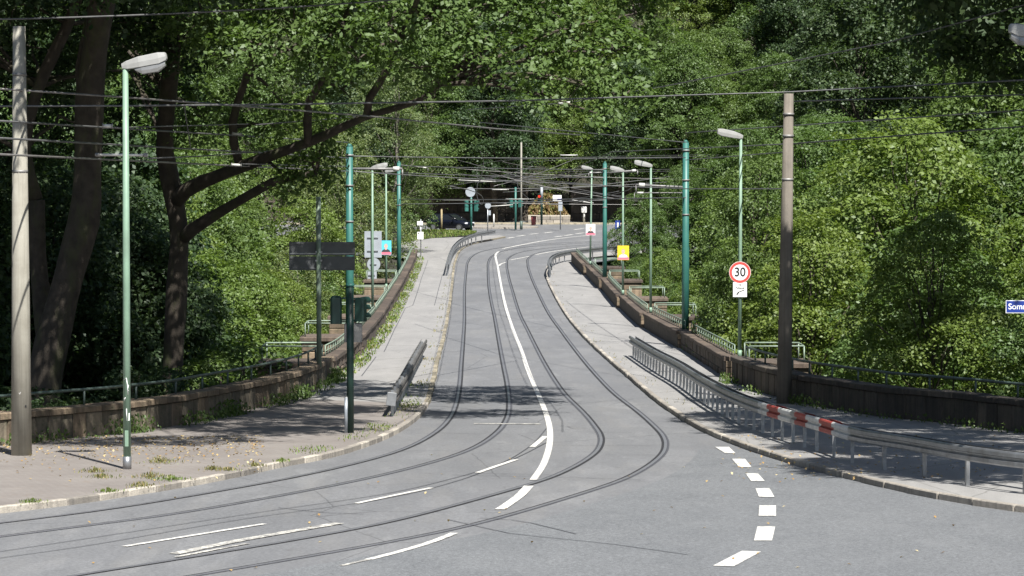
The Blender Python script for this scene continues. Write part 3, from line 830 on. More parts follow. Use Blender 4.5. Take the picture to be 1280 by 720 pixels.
# lamp at the frame edge with the street name sign
LB2 = Vector((9.95, 61.8, prof(61.8) + .12))
t = lamp(LB2, LB2.z + 8.35, -1, 'light green street lamp carrying the blue street name sign', r=.078)
sg = tag(empty('street_name_sign', LB2 + Vector((-.05, -.1, 3.6))), 'blue enamel street name sign reading Sommerburgstraße in white', 'sign')
zs = on(1268, 383, LB2.y).z; x0 = on(1256, 383, LB2.y).x
W = 1.25
sg.location = (x0 + W / 2, LB2.y - .12, zs)
def plate(t, w, h, mat, name, y=0.0, d=.012, cx=0, cz=0):
    o = MB().box((cx, y, cz), (w, d, h)).build(name, mat, t); return o
plate(sg, W, .235, 'sign_white', 'border', 0); plate(sg, W - .025, .21, 'sign_blue', 'plate', -.004)
text_mesh('Sommerburgstraße', .15, 'lettering', 'sign_white', sg, Matrix.Translation((0, -.0125, 0)) @ FACE, bold=.002)
MB().box((0, .05, 0), (.06, .09, .1)).build('bracket', 'galvanised', sg)
# near concrete pole
b = at(27, 570, .1); tp = on(24, 33, b.y)
t = tag(empty('concrete_pole', b), 'weathered pale concrete pole standing on the brick pavement', 'pole')
child_at(MB().tube([b - Vector((0, 0, .05)), b + Vector((0, 0, 3.2)), tp], [.225, .195, .135], 20), 'shaft', 'pole_concrete', t)
child_at(MB().tube([b.lerp(tp, .66), b.lerp(tp, .667)], .17, 14), 'wire_band', 'weathered_steel', t)
child_at(MB().tube([b.lerp(tp, .885), b.lerp(tp, .892)], .155, 14), 'wire_band', 'weathered_steel', t)
child_at(MB().box(b + Vector((.12, -.17, 1.08)), (.03, .05, .05)), 'bolt', 'sign_black', t)
scb = MB()
for seg in ([(-.09, .1), (.09, .1)], [(-.08, .08), (.0, -.06), (.07, .1)]):
    scb.tube([b + Vector((u, -.212 - .0 + abs(u) * .45, 1.4 + z)) for u, z in seg], .007, 5)
child_at(scb, 'scribble', 'sign_white', t)
# dark pole by the shaded parapet
b = at(980, 505, .1); tp = on(986, 117, b.y)
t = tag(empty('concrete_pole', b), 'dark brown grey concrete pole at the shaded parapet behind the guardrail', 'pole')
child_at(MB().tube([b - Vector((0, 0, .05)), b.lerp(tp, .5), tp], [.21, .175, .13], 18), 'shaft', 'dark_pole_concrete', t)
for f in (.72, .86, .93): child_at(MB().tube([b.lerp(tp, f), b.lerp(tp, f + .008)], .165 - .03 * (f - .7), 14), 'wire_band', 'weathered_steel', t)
DARKPOLE = (b, tp)
# lamps standing on the parapets
def onwall(pxl, y, side): return Vector(((pxl - 640) / F * y, y, prof(y) + WH))
LAMP_R = {}
for name, pxl, y, topy, side, label, lean in [
    ('a', 925, 107.2, 172, -1, 'light green street lamp carrying the round 30 sign', .02),
    ('b', 813.5, 152.2, 208, -1, 'light green street lamp without signs on the shaded parapet', 0),
    ('c', 778.7, 176.5, 214, -1, 'light green street lamp carrying the yellow portrait poster', 0),
    ('d', 737.8, 222.2, 212, -1, 'light green street lamp carrying the white and pink portrait poster', .1),
    ('e', 465.6, 152.4, 211, 1, 'light green street lamp carrying a grey panel and round sign seen from behind', 0),
    ('f', 482.7, 186, 215, 1, 'light green street lamp carrying the cyan portrait poster', 0)]:
    bb = onwall(pxl, y, side)
    LAMP_R[name] = (bb, lamp(bb, on(pxl, topy, y).z, side, label, r=.062, L=.82 if name in 'ab' else .75, lean=lean, bowl=False))
MASTS = {}
for name, pxl, y, topy, label in [('r1', 857, 133.4, 178, 'teal catenary mast half hidden by leaves beside the shaded parapet'), ('r2', 756, 203.2, 204, 'teal catenary mast next to the white and pink poster lamp'),
                                  ('l1', 437, 122, 183, 'teal catenary mast behind the big direction sign and signal heads'), ('l2', 498.7, 210, 203, 'teal catenary mast next to the cyan poster lamp')]:
    bb = Vector(((pxl - 640) / F * y, y, prof(y) + WH - .2)); MASTS[name] = (bb, mast(bb, on(pxl, topy, y).z, label, r=.135 if name in ('r1', 'l1') else .125))
bracket(MASTS['r2'][1], on(757, 216, 203.2), on(797, 213, 203.2)); bracket(MASTS['r2'][1], on(756, 215.5, 203.2), on(736, 216, 203.2), .035)
bracket(MASTS['r1'][1], on(855, 234, 133.4), on(795, 231, 133.4)); bracket(MASTS['r1'][1], on(855, 241, 133.4), on(793, 241, 133.4), .02)
bracket(MASTS['l1'][1], on(438, 211, 122), on(503, 211, 122)); bracket(MASTS['l2'][1], on(499, 206, 210), on(535, 210, 210), .02)

# ------------------------------------------------------------------ signs
bb, lt = LAMP_R['a']
c = on(925, 340.5, bb.y - .12); c.y = bb.y - .1
s = tag(empty('speed_limit_sign', c), 'round white 30 speed limit sign with red rim on a green lamp post', 'sign')
MB().disc((0, 0, 0), .345, (0, -1, 0), .01, 40).build('face', 'sign_white', s)
MB().disc((0, -.0102, 0), .335, (0, -1, 0), .003, 40, r0=.255).build('red_ring', 'sign_red', s)
text_mesh('30', .40, 'lettering', 'sign_black', s, Matrix.Translation((0, -.0145, .0)) @ FACE, sx=.92, bold=.006)
MB().box((0, .05, .05), (.2, .1, .04)).build('clamp', 'galvanised', s)
c = on(925, 362, bb.y - .12); c.y = bb.y - .1
s = tag(empty('supplementary_sign', c), 'small white plate below the 30 speed limit sign', 'sign')
plate(s, .46, .49, 'sign_black', 'border', 0, .01); plate(s, .44, .47, 'sign_white', 'face', -.003, .01)
text_mesh('bei', .085, 'lettering', 'sign_black', s, Matrix.Translation((0, -.0095, .155)) @ FACE, bold=.001)
text_mesh('Nässe', .115, 'lettering', 'sign_black', s, Matrix.Translation((0, -.0095, .05)) @ FACE, bold=.001)
mb = MB()
for k in range(7):
    a = k / 6; mb.tube([(-.1 + .2 * a, -.009, -.14 + .11 * a ** .5), (-.07 + .2 * a, -.009, -.125 + .11 * a ** .5)], .012 if k > 1 else .026, 5)
mb.build('symbol', 'sign_black', s)
def poster(lampk, pxl, py0, py1, w, bgm, shirt, label, collar='poster_dark'):
    bb, lt = LAMP_R[lampk]
    top = on(pxl, py0, bb.y); bot = on(pxl, py1, bb.y); h = top.z - bot.z
    s = tag(empty('election_poster', (top.x, bb.y - .085, (top.z + bot.z) / 2)), label, 'poster')
    plate(s, w, h, bgm, 'board', 0, .012)
    k = h
    def fan(pts, y, name, mat): MB().add([(x * k, y, z * k) for x, z in pts], [tuple(range(len(pts)))]).build(name, mat, s)
    def ell(cx, cz, rx, rz, n=20): return [(cx + rx * math.cos(2*math.pi*i/n), cz + rz * math.sin(2*math.pi*i/n)) for i in range(n)]
    wl_ = w / h / 2 * .96
    fan([(-wl_, -.48), (wl_, -.48), (wl_, -.3), (-wl_, -.3)], -.0075, 'caption_band', shirt)
    fan([(-.30, -.31), (.30, -.31), (.25, -.17), (.1, -.10), (-.1, -.10), (-.25, -.17)], -.0085, 'printed_jacket', collar)
    fan([(-.07, -.15), (.07, -.15), (.06, .02), (-.06, .02)], -.0095, 'printed_neck', 'skin_print')
    fan(ell(0, .12, .13, .17), -.0105, 'printed_hair', 'lamp_grey' if bgm != 'poster_yellow' else 'wood_post')
    fan(ell(0, .09, .115, .15), -.0115, 'printed_face', 'skin_print')
    for e in (-.045, .045): fan(ell(e, .11, .018, .012, 8), -.0125, 'printed_eye', 'sign_black')
    fan(ell(0, .02, .04, .012, 8), -.0125, 'printed_mouth', 'poster_pink')
    return s
poster('f', 482.5, 300.5, 318.5, .60, 'poster_cyan', 'poster_pink', 'cyan portrait poster on a green lamp post')
poster('c', 779, 307, 325, .60, 'poster_yellow', 'poster_pink', 'yellow portrait poster on a green lamp post', 'sign_white')
poster('d', 738.2, 280, 294, .62, 'sign_white', 'poster_pink', 'white and pink portrait poster on a green lamp post')
# signs seen from behind on lamp e
bb, lt = LAMP_R['e']
a = on(455.5, 289, bb.y); c = on(477, 322, bb.y)
s = tag(empty('sign_panel', ((a.x + c.x) / 2, bb.y + .09, (a.z + c.z) / 2)), 'tall pale grey sign panel seen from behind on a lamp post', 'sign')
plate(s, c.x - a.x, a.z - c.z, 'sign_back', 'panel', 0, .015)
for dz in (-.3, .3): MB().box((-.02, -.03, dz), (.5, .04, .04)).build('clamp_rail', 'galvanised', s)
a = on(467, 330.5, bb.y)
s = tag(empty('round_sign', (a.x, bb.y + .09, a.z)), 'round grey sign seen from behind under the tall panel', 'sign')
MB().disc((0, 0, 0), .30, (0, -1, 0), .012, 32).build('disc', 'sign_back', s); MB().box((-.02, -.03, 0), (.3, .04, .04)).build('clamp_rail', 'galvanised', s)
a = on(465, 344, bb.y)
s = tag(empty('supplementary_sign', (a.x, bb.y + .09, a.z)), 'small grey plate seen from behind, lowest on the lamp post', 'sign')
plate(s, .42, .33, 'sign_back', 'panel', 0, .012); MB().box((-.02, -.03, 0), (.3, .04, .04)).build('clamp_rail', 'galvanised', s)
# direction sign from behind on its own dark green post
y = 102.0; bb = Vector(((398.5 - 640) / F * y, y, prof(y) + .84))
s = tag(empty('direction_sign', bb), 'large dark two panel direction sign seen from behind on a green post', 'sign')
tp = on(398, 246, y)
child_at(MB().tube([bb - Vector((0, 0, .1)), tp], .075, 12), 'post', 'rail_green_paint', s)
a = on(361, 302.5, y); c = on(443.5, 338, y); mz = on(400, 320, y).z
for z1, z0, nm in ((a.z, mz + .01, 'upper_panel'), (mz - .01, c.z, 'lower_panel')):
    p_ = child_at(MB().box(((a.x + c.x) / 2, y + .11, (z0 + z1) / 2), (c.x - a.x, .025, z1 - z0)), 'panel', 'dark_sign_back', s)
    for zz in (z0 + .06, z1 - .06): child_at(MB().box(((a.x + c.x) / 2, y + .085, zz), (c.x - a.x - .04, .025, .035)), 'stiffener', 'galvanised' if nm == 'upper_panel' and zz < (z0+z1)/2 else 'dark_sign_back', s)
for zz in (a.z - .3, c.z + .3): child_at(MB().box((bb.x, y + .03, zz), (.2, .16, .05)), 'clamp', 'galvanised', s)
# traffic signal seen from behind
b = at(438, 541, .12); y = b.y
t = tag(empty('traffic_signal', b), 'dark green traffic signal post with two signal heads seen from behind', 'traffic signal')
tz = on(438, 357, y).z
child_at(MB().tube([b, Vector((b.x, y, tz))], .085, 14), 'post', 'shaded_green_paint', t)
child_at(MB().tube([Vector((b.x, y, tz - .02)), Vector((b.x, y, tz + .05))], .1, 14), 'cap', 'teal_paint', t)
def sig_head(t, cx, yy, z0, z1, w, rz, mat='shaded_green_paint'):
    e = tag(empty('signal_head', (cx, yy, 0)))
    e.parent = t; e.matrix_parent_inverse = Matrix.Translation(t.location).inverted(); e.rotation_euler.z = rz
    h = (z1 - z0) / 3
    MB().box((0, 0, (z0 + z1) / 2), (w, .22, z1 - z0), bev=.04).build('housing', mat, e)
    for k in range(3):
        zc = z0 + h * (k + .5)
        vs = []; n = 9
        for yy2 in (.1, .34):
            for i in range(n):
                a_ = math.pi * i / (n - 1)
                vs.append((w * .42 * math.cos(a_), yy2, zc + w * .42 * math.sin(a_)))
        MB().add(vs, [(i, i + 1, n + i + 1, n + i) for i in range(n - 1)]).build('visor', mat, e)
    return e
bx = bpy.data.objects
sig_head(t, on(420, 388, y).x, y + .05, on(420, 405, y).z, on(420, 370, y).z, .27, .1)
sig_head(t, on(450.5, 388, y).x, y + .08, on(450, 402, y).z, on(450, 372, y).z, .26, -.45)
for zz in (on(0, 373, y).z, on(0, 400, y).z): child_at(MB().tube([(on(418, 0, y).x, y + .05, zz), (on(452, 0, y).x, y + .08, zz)], .02, 6), 'mounting_arm', 'shaded_green_paint', t)
a = on(430, 404, y); c = on(452.5, 428, y)
child_at(MB().box(((a.x + c.x) / 2, y + .12, (a.z + c.z) / 2), (c.x - a.x, .12, a.z - c.z), bev=.02), 'control_box', 'weathered_steel', t)
b = at(434, 541, .12); h = on(434, 497, b.y).z - b.z
t = tag(empty('marker_post', b + Vector((-.02, -.03, 0))), 'short white marker post touching the traffic signal post', 'post')
child_at(MB().tube([t.location, t.location + Vector((0, 0, h))], .045, 12), 'shaft', 'sign_back', t)
child_at(MB().tube([t.location + Vector((0, 0, h)), t.location + Vector((0, 0, h + .02))], [.045, .02], 12), 'cap', 'white_paint', t)

# ------------------------------------------------------------------ guardrails
WPROF = [(.01, .145), (.04, .14), (.06, .11), (.06, .042), (.006, .02), (.003, 0), (.006, -.02), (.06, -.042), (.06, -.11), (.04, -.14), (.01, -.145)]
def guardrail(path, label, post_at, zt_=.62, double=True, bands=None, endcap=True, mat='galvanised', group=None, drop=(False, False)):
    """path: 2D points, travel away from the camera; road on the left of travel for s=-1"""
    P = [Vector(p) for p in path]
    t = tag(empty('guardrail', g3(P[0], .118)), label, 'guardrail', group)
    def zz(i, n):
        z = zt_
        if drop[1] and i > n - 4: z -= .16 * (i - n + 4)
        if drop[0] and i < 3: z -= .16 * (3 - i)
        return z
    for sd in ((-1, 1) if double else (-1,)):
        o = offset_line(P, sd * .06)
        prof2 = [(sd * a, b_) for a, b_ in WPROF]
        if bands is None:
            child_at(MB().sweep([g3(p, .118 + zz(i, len(o))) for i, p in enumerate(o)], prof2), 'beam', mat, t)
        else:
            last = 0
            for i0, i1, m in bands:
                child_at(MB().sweep([g3(p, .118 + zz(i0 + k, len(o))) for k, p in enumerate(o[i0:i1 + 1])], prof2), 'beam', m, t)
    d = [0]
    for a, b_ in zip(P, P[1:]): d.append(d[-1] + (b_ - a).length)
    for s_ in post_at(d[-1]):
        j = max(k for k in range(len(P)) if d[k] <= s_ + 1e-6); j = min(j, len(P) - 2)
        p = P[j].lerp(P[j + 1], (s_ - d[j]) / (d[j + 1] - d[j])); tn = P[j + 1] - P[j]
        o = MB().box((0, 0, 0), (.03, .09, .72)).box((0, .05, 0), (.075, .012, .72)).build('post', 'galvanised', t)
        o.matrix_local = Matrix.Translation(g3(p, .118 + .32) - t.location) @ Matrix.Rotation(math.atan2(tn.y, tn.x) + math.pi / 2, 4, 'Z')
        if double:
            o = MB().box((0, 0, 0), (.12, .06, .1)).build('spacer', 'weathered_steel', t)
            o.matrix_local = Matrix.Translation(g3(p, .118 + .6) - t.location) @ Matrix.Rotation(math.atan2(tn.y, tn.x) + math.pi / 2, 4, 'Z')
    return t
GR = smooth_line([(13.5, 56.5), (10.4, 60.6)] + [at(u, v, .12).xy for u, v in ((1278, 617), (1200, 605), (1133, 592), (1077, 582), (1028, 566), (974, 549), (925, 530), (880, 504), (850, 483), (819.6, 465), (790, 445))], .25)
dGR = len(GR)
def idx(pxl):   # index of the path point seen at a photo column
    return min(range(dGR), key=lambda i: abs(640 + GR[i].x / GR[i].y * F - pxl))
cuts = [(1067, 'galvanised'), (1048, 'white_paint'), (1031, 'red_paint'), (1015, 'white_paint'), (1000, 'red_paint'), (995, 'galvanised'), (980, 'white_paint'), (966, 'red_paint'), (953, 'white_paint')]
bands = []; i0 = 0
for pxl, m in cuts:
    i1 = idx(pxl)
    if i1 > i0: bands.append((i0, i1, m)); i0 = i1
bands.append((i0, dGR - 1, 'galvanised'))
def gposts(L):
    s, o = 0.6, []
    while s < L - .3:
        o.append(s); s += 2.0 if s < 18 else 1.33
    return o
guardrail(GR, 'long galvanised guardrail with red and white striped section beside the shaded footway', gposts, bands=bands, drop=(False, False))
e = [at(490, 521, .12).xy, at(505, 495, .12).xy, at(518, 468, .12).xy, at(530, 445, .12).xy]
t = guardrail(smooth_line(e, .5), 'short twin beam guardrail with grey end plate on the sunny side kerb', lambda L: [.4 + 2 * k for k in range(int(L / 2))], mat='rusty_steel', zt_=.48)
p = g3(e[0], .118); child_at(MB().box(p + Vector((-.01, -.1, .47)), (.25, .03, .34), 0, 0, .12, bev=.01), 'end_plate', 'galvanised', t)
GL = smooth_line([at(u, v, .12).xy for u, v in ((559, 345), (563, 330), (569, 318), (580, 309), (596, 303), (618, 299))], .6)
guardrail(GL, 'curved guardrail rounding the bend beside the grass verge', lambda L: [.3 + 2 * k for k in range(int(L / 2))])
GQ = smooth_line([at(u, v, .12).xy for u, v in ((688, 347), (686.5, 341), (692, 332.5), (704, 328), (722, 325))] + [(9.5, 252.5), (16, 257), (30, 262)], .6)
guardrail(GQ, 'curved guardrail at the far end of the shaded footway', lambda L: [.3 + 2 * k for k in range(int(L / 2))])
#@@PART4
# ------------------------------------------------------------------ far junction
def post_thing(name, label, cat, pxl, pybase, pytop, r, mat):
    b = at(pxl, pybase, .1); tz = on(pxl, pytop, b.y).z
    t = tag(empty(name, b), label, cat)
    child_at(MB().tube([b, Vector((b.x, b.y, tz))], r, 10), 'post', mat, t)
    return t, b, tz
def disc_part(t, c, r, mat, name='disc'): child_at(MB().disc(c, r, (0, -1, 0), .02, 24), name, mat, t)
t, b, tz = post_thing('traffic_signal', 'teal traffic signal with round grey sign on top beside the grass verge', 'traffic signal', 589, 291, 236, .1, 'teal_paint')
disc_part(t, on(588, 240, b.y - .1), .42, 'sign_back')
sig_head(t, on(583, 0, b.y).x, b.y, on(0, 264, b.y).z, on(0, 250, b.y).z, .32, .3, 'teal_paint'); sig_head(t, on(595, 0, b.y).x, b.y, on(0, 264, b.y).z, on(0, 250, b.y).z, .32, -.4, 'teal_paint')
t, b, tz = post_thing('round_sign', 'small round grey sign on a thin grey post at the far junction', 'sign', 609.6, 293.5, 258, .045, 'galvanised')
disc_part(t, on(610, 257, b.y - .08), .25, 'sign_back'); child_at(MB().box(on(612, 266, b.y - .06), (.2, .03, .4)), 'plate', 'sign_back', t)
t, b, tz = post_thing('marker_post', 'short white marker post on the far traffic island', 'post', 617.3, 284, 268, .06, 'white_paint')
child_at(MB().tube([Vector((b.x, b.y, tz)), Vector((b.x, b.y, tz + .05))], [.06, .02], 10), 'cap', 'white_paint', t)
t, b, tz = post_thing('traffic_signal', 'teal traffic signal post beside the tall cream pole', 'traffic signal', 644.5, 287, 234, .09, 'teal_paint')
for u, rz in ((639, .5), (650, -.5)): sig_head(t, on(u, 0, b.y).x, b.y, on(0, 259, b.y).z, on(0, 248, b.y).z, .3, rz, 'teal_paint')
child_at(MB().tube([on(633, 254, b.y), on(654, 252, b.y)], .05, 8), 'mounting_arm', 'teal_paint', t)
t, b, tz = post_thing('lattice_pole', 'tall thin cream pole with dark foot at the far junction', 'pole', 651.6, 287, 178, .075, 'pole_concrete')
child_at(MB().tube([b, b + Vector((0, 0, .75))], .12, 12), 'base_sleeve', 'dull_green_paint', t)
t, b, tz = post_thing('traffic_signal', 'green signal post with red light in front of the low stone wall', 'traffic signal', 677, 281, 234, .1, 'shaded_green_paint')
child_at(MB().tube([Vector((b.x, b.y, tz - 1.0)), Vector((b.x, b.y, tz))], .13, 10), 'upper_sleeve', 'sign_back', t)
sig_head(t, on(674, 0, b.y).x, b.y - .1, on(0, 254, b.y).z, on(0, 242, b.y).z, .3, math.pi, 'shaded_green_paint')
m, nt, bb_ = nodes('red_light'); bb_.inputs['Base Color'].default_value = (.5, .02, .01, 1); bb_.inputs['Emission Color'].default_value = (1, .05, .02, 1); bb_.inputs['Emission Strength'].default_value = .8
child_at(MB().disc(on(674, 245.5, b.y - .26), .11, (0, -1, 0), .01, 16), 'red_lens', 'red_light', t)
t, b, tz = post_thing('bus_stop_sign', 'white bus stop sign with timetable panel in front of the stone wall', 'sign', 700.5, 287, 244, .05, 'galvanised')
child_at(MB().box(on(696.5, 247.5, b.y - .05), (.75, .05, .5)), 'flag', 'sign_white', t); child_at(MB().box(on(699.5, 249, b.y - .09), (.4, .03, .12)), 'flag_stripe', 'sign_blue', t)
child_at(MB().box(on(700.5, 258, b.y - .06), (.35, .05, .8)), 'timetable', 'sign_back', t)
t, b, tz = post_thing('parking_ticket_machine', 'pale post with square box top at the shaded far wall', 'machine', 730, 277, 262, .1, 'white_paint')
child_at(MB().box(on(730, 262, b.y - .03), (.5, .3, .55), bev=.05), 'box', 'white_paint', t)
t, b, tz = post_thing('wooden_post', 'yellowish wooden post at the grass verge beside the dark car', 'post', 552, 288, 262, .08, 'wood_post')
child_at(MB().tube([Vector((b.x, b.y, tz)), Vector((b.x, b.y, tz + .06))], [.08, .03], 10), 'cap', 'wood_post', t)
b = at(772, 292, .1); t = tag(empty('blue_sign', b), 'small blue and white sign among the leaves behind the yellow poster', 'sign')
child_at(MB().tube([b - Vector((0, 0, 1)), on(772, 275, b.y)], .04, 8), 'post', 'galvanised', t)
c = on(772, 281, b.y - .06); child_at(MB().box(c, (.42, .02, .75)), 'plate', 'sign_blue', t); child_at(MB().box(c + Vector((.02, -.014, 0)), (.14, .01, .4)), 'symbol', 'sign_white', t)
b = Vector(((526 - 640) / F * 248, 248, prof(248))); t = tag(empty('sign_panel', b), 'white panels on a post tucked into the pale tree past the bridge', 'sign')
child_at(MB().tube([b - Vector((0, 0, .3)), on(526, 274, 248)], .04, 8), 'post', 'galvanised', t)
child_at(MB().box(on(525, 279, 247.9), (.42, .03, .3)), 'plate', 'sign_white', t); child_at(MB().box(on(525.5, 294.5, 247.9), (.45, .03, .55)), 'plate', 'sign_white', t)
# low stone wall and retaining wall
def block_wall(name, label, x0, x1, y, h, mat, bw, bh, cat='wall'):
    t = tag(empty(name, (x0, y, prof(y))), label, cat)
    z0 = prof(y)
    child_at(MB().box(((x0 + x1) / 2, y + .3, z0 + h / 2 - .2), (x1 - x0 - .04, .5, h + .36)), 'wall_core', 'mortar', t)
    nr = max(1, int(h / bh))
    for r_ in range(nr):
        x = x0
        while x < x1 - .2:
            w = min(rnd.uniform(bw * .7, bw * 1.3), x1 - x)
            child_at(MB().box((x + w / 2, y + .0 + rnd.uniform(-.02, .02), z0 + (r_ + .5) * h / nr), (w - .03, .2, h / nr - .03), bev=.02), 'stone', mat, t); x += w
    child_at(MB().box(((x0 + x1) / 2, y + .22, z0 + h + .06), (x1 - x0, .62, .12), bev=.02), 'coping', mat, t)
    return t
block_wall('stone_wall', 'low pale stone wall holding back dry brush at the junction', on(660, 0, 306).x, on(713, 0, 306).x, 306, .62, 'kerb_stone', .9, .31)
block_wall('retaining_wall', 'tall dark retaining wall in deep shade behind the far junction', -24, on(660, 0, 311).x, 311, 3.0, 'shaded_sandstone', 1.3, .75)
block_wall('retaining_wall', 'tall dark retaining wall in shade right after the low pale wall', on(714, 0, 310).x, 16, 310, 3.0, 'shaded_sandstone', 1.3, .75)
b = at(667, 281, .05); t = tag(empty('litter_bin', b), 'small dark red litter bin beside the low stone wall', 'bin')
child_at(MB().tube([b, b + Vector((0, 0, .75))], [.2, .24], 14), 'body', 'bin_red', t); child_at(MB().tube([b + Vector((0, 0, .75)), b + Vector((0, 0, .8))], .26, 14), 'rim', 'sign_black', t)
# far traffic island with kerb
isl = MB(); n = 28
ci = at(625, 284.5)
vs = [(ci.x + 3.4 * math.cos(2*math.pi*k/n), ci.y + 2.4 * math.sin(2*math.pi*k/n)) for k in range(n)]
isl.add([g3(v, -.05) for v in vs] + [g3(v, .12) for v in vs], [tuple(range(n, 2*n))] + [(k, (k+1) % n, n+(k+1) % n, n+k) for k in range(n)])
tag(isl.build('traffic_island', 'kerb_stone'), kind='structure')
kx = MB()
far_pv = [g3((x, 303.5 + (.02 * x)), 0) for x in range(-30, 60, 3)]
kx.sweep(far_pv, [(0, .11), (-8, .11)]); kx.sweep(far_pv, [(0, 0), (0, .11)])
tag(kx.build('pavement', 'cream_kerb'), kind='structure')

# ------------------------------------------------------------------ parked car
def car(loc, rz):
    t = tag(empty('car', loc, rz), 'dark blue hatchback car half hidden behind the bush at the far junction', 'car')
    # stations along x (front +): (x, half width, z bottom, z belt, z top-of-station)
    st = [(-2.02, .62, .42, .62, .80), (-1.95, .74, .30, .70, .95), (-1.55, .84, .22, .74, 1.0), (-.8, .87, .2, .72, .98), (.2, .87, .2, .72, .96), (.95, .86, .2, .70, .93), (1.35, .84, .22, .66, .88), (1.8, .78, .26, .58, .76), (2.0, .66, .34, .52, .66), (2.06, .5, .4, .5, .58)]
    vs = []; fs = []; n = 10
    for x, w, zb, zm, ztp in st:
        half = [(0, zb), (w * .8, zb), (w, zb + .1), (w, zm), (w * .93, ztp), (0, ztp + .03)]
        ring = half + [(-a, z) for a, z in half[-2:0:-1]]
        vs += [(x, a, z) for a, z in ring]
    m = 10
    for i in range(len(st) - 1):
        for k in range(m): fs.append((i*m+k, i*m+(k+1) % m, (i+1)*m+(k+1) % m, (i+1)*m+k))
    fs += [tuple(range(m - 1, -1, -1)), tuple((len(st)-1)*m+k for k in range(m))]
    MB().add(vs, fs, True).build('body', 'car_paint', t)
    def cabin(sc_, z0, z1, xs_, name, mat):
        a, b_, c, d = xs_
        w0, w1 = .80 * sc_, .62 * sc_
        vs = [(a, -w0, z0), (d, -w0, z0), (d, w0, z0), (a, w0, z0), (b_, -w1, z1), (c, -w1, z1), (c, w1, z1), (b_, w1, z1)]
        return MB().add(vs, [(3, 2, 1, 0), (4, 5, 6, 7), (0, 1, 5, 4), (1, 2, 6, 5), (2, 3, 7, 6), (3, 0, 4, 7)]).build(name, mat, t)
    cabin(1.0, .93, 1.43, (-1.9, -1.45, .15, 1.1), 'windows', 'car_glass')
    MB().box((-.65, 0, 1.445), (1.7, 1.26, .05), bev=.02).build('roof', 'car_paint', t)
    for s in (-1, 1):
        MB().tube([(1.1, s * .8, .94), (.15, s * .63, 1.44)], .035, 6).build('windscreen_pillar', 'car_paint', t)
        MB().tube([(-.45, s * .82, .94), (-.5, s * .635, 1.44)], .04, 6).build('door_pillar', 'car_paint', t)
        MB().tube([(-1.88, s * .8, .94), (-1.45, s * .63, 1.44)], .06, 6).build('rear_pillar', 'car_paint', t)
        MB().box((.75, s * .95, .98), (.12, .18, .13), bev=.03).build('mirror', 'car_paint', t)
        MB().box((1.86, s * .55, .68), (.26, .3, .13), s * -.35, bev=.03).build('headlight', 'headlight_glass', t)
        for x in (-1.25, 1.3):
            w = MB().tube([(x, s * .68, .31), (x, s * .88, .31)], .31, 20).build('wheel', 'tyre', t)
            rim = MB().tube([(x, s * .87, .31), (x, s * .895, .31)], .2, 16).build('rim', 'galvanised', w)
            rim.matrix_parent_inverse = Matrix.Identity(4)
    MB().box((2.055, 0, .47), (.03, .9, .14)).build('grille', 'sign_black', t)
    MB().box((2.075, 0, .36), (.02, .5, .11)).build('number_plate', 'sign_white', t)
    return t
cp = at(586, 288.5); cp.x = on(563, 0, cp.y).x; cp.z = prof(cp.y) + .01
car(cp, R(-28))

# ------------------------------------------------------------------ overhead wires
def wire(pts, r, label, group, sag=0.0, mat='wire_metal'):
    P = [Vector(p) for p in pts]
    if len(P) == 2:
        a, b_ = P; P = [a.lerp(b_, k / 10) - Vector((0, 0, sag * 4 * (k / 10) * (1 - k / 10))) for k in range(11)]
    o0 = P[0]
    t = MB().tube([p - o0 for p in P], r * 1.25, 5, True).build('overhead_wire', mat, None); t.location = o0
    return tag(t, label, 'wire', group)
def W(l, ys, r, label, group=None, sag=0, mat='wire_metal'):
    return wire([on(a, b_, y) for (a, b_), y in zip(l, ys)], r, label, group, sag, mat)
G1 = 'span wires near the concrete pole'
L1_ = 'thin dark overhead wire crossing above the concrete pole and sunny pavement'
W([(-40, 25), (560, -6)], (75, 84), .017, 'topmost thin overhead wire passing high over the lamp by the concrete pole', None, .1)
wire([on(a, b_, y) for a, b_, y in ((-30, 109, 70), (160, 122, 76), (320, 134, 82), (459, 145, 90), (620, 161, 106), (725, 169, 118))], .018, 'pale twisted cable slanting down from the concrete pole across the road', None, 0, 'contact_wire')
wire([on(a, b_, y) for a, b_, y in ((-30, 133, 72), (160, 132.2, 74), (320, 130.8, 77), (640, 126, 83), (985, 115, 95), (1320, 98, 80))], .017, 'long dark overhead wire spanning the whole road at dark pole height', None)
W([(-20, 150), (435, 178)], (68, 122), .018, L1_, G1); W([(-20, 171.5), (436, 197.5)], (66, 122), .018, L1_, G1); W([(-20, 192), (436, 214)], (64, 122), .018, L1_, G1, 0, 'contact_wire')
wire([on(a, b_, y) for a, b_, y in ((185, 198, 75), (255, 195, 88), (320, 190, 98), (410, 185, 118))], .014, L1_, G1)
W([(130, 160), (310, 155), ], (75, 90), .012, L1_, G1); W([(320, 156), (445, 146)], (90, 110), .013, L1_, G1); W([(300, 205), (432, 208)], (90, 120), .012, L1_, G1)
W([(230, 131), (238, 184)], (79, 82), .012, 'short dropper wire hanging between two overhead wires', 'short dropper wires'); W([(377, 175), (373, 210)], (100, 101), .012, 'short dropper wire hanging between two overhead wires', 'short dropper wires'); W([(401, 152), (404, 178)], (106, 107), .012, 'short dropper wire hanging between two overhead wires', 'short dropper wires')
def insul(a, b_, y, r, label):
    A, B = on(*a, y), on(*b_, y)
    t = tag(empty('wire_insulator', A), label, 'insulator', 'insulators on the overhead wires')
    child_at(MB().tube([A, B], r, 8), 'rod', 'insulator', t)
    for f in (.05, .95): child_at(MB().tube([A.lerp(B, f - .04), A.lerp(B, f + .04)], r * 1.6, 8), 'end_fitting', 'weathered_steel', t)
insul((119, 193.5), (185, 194), 72, .028, 'long grey insulator bar crossing behind the near lamp post')
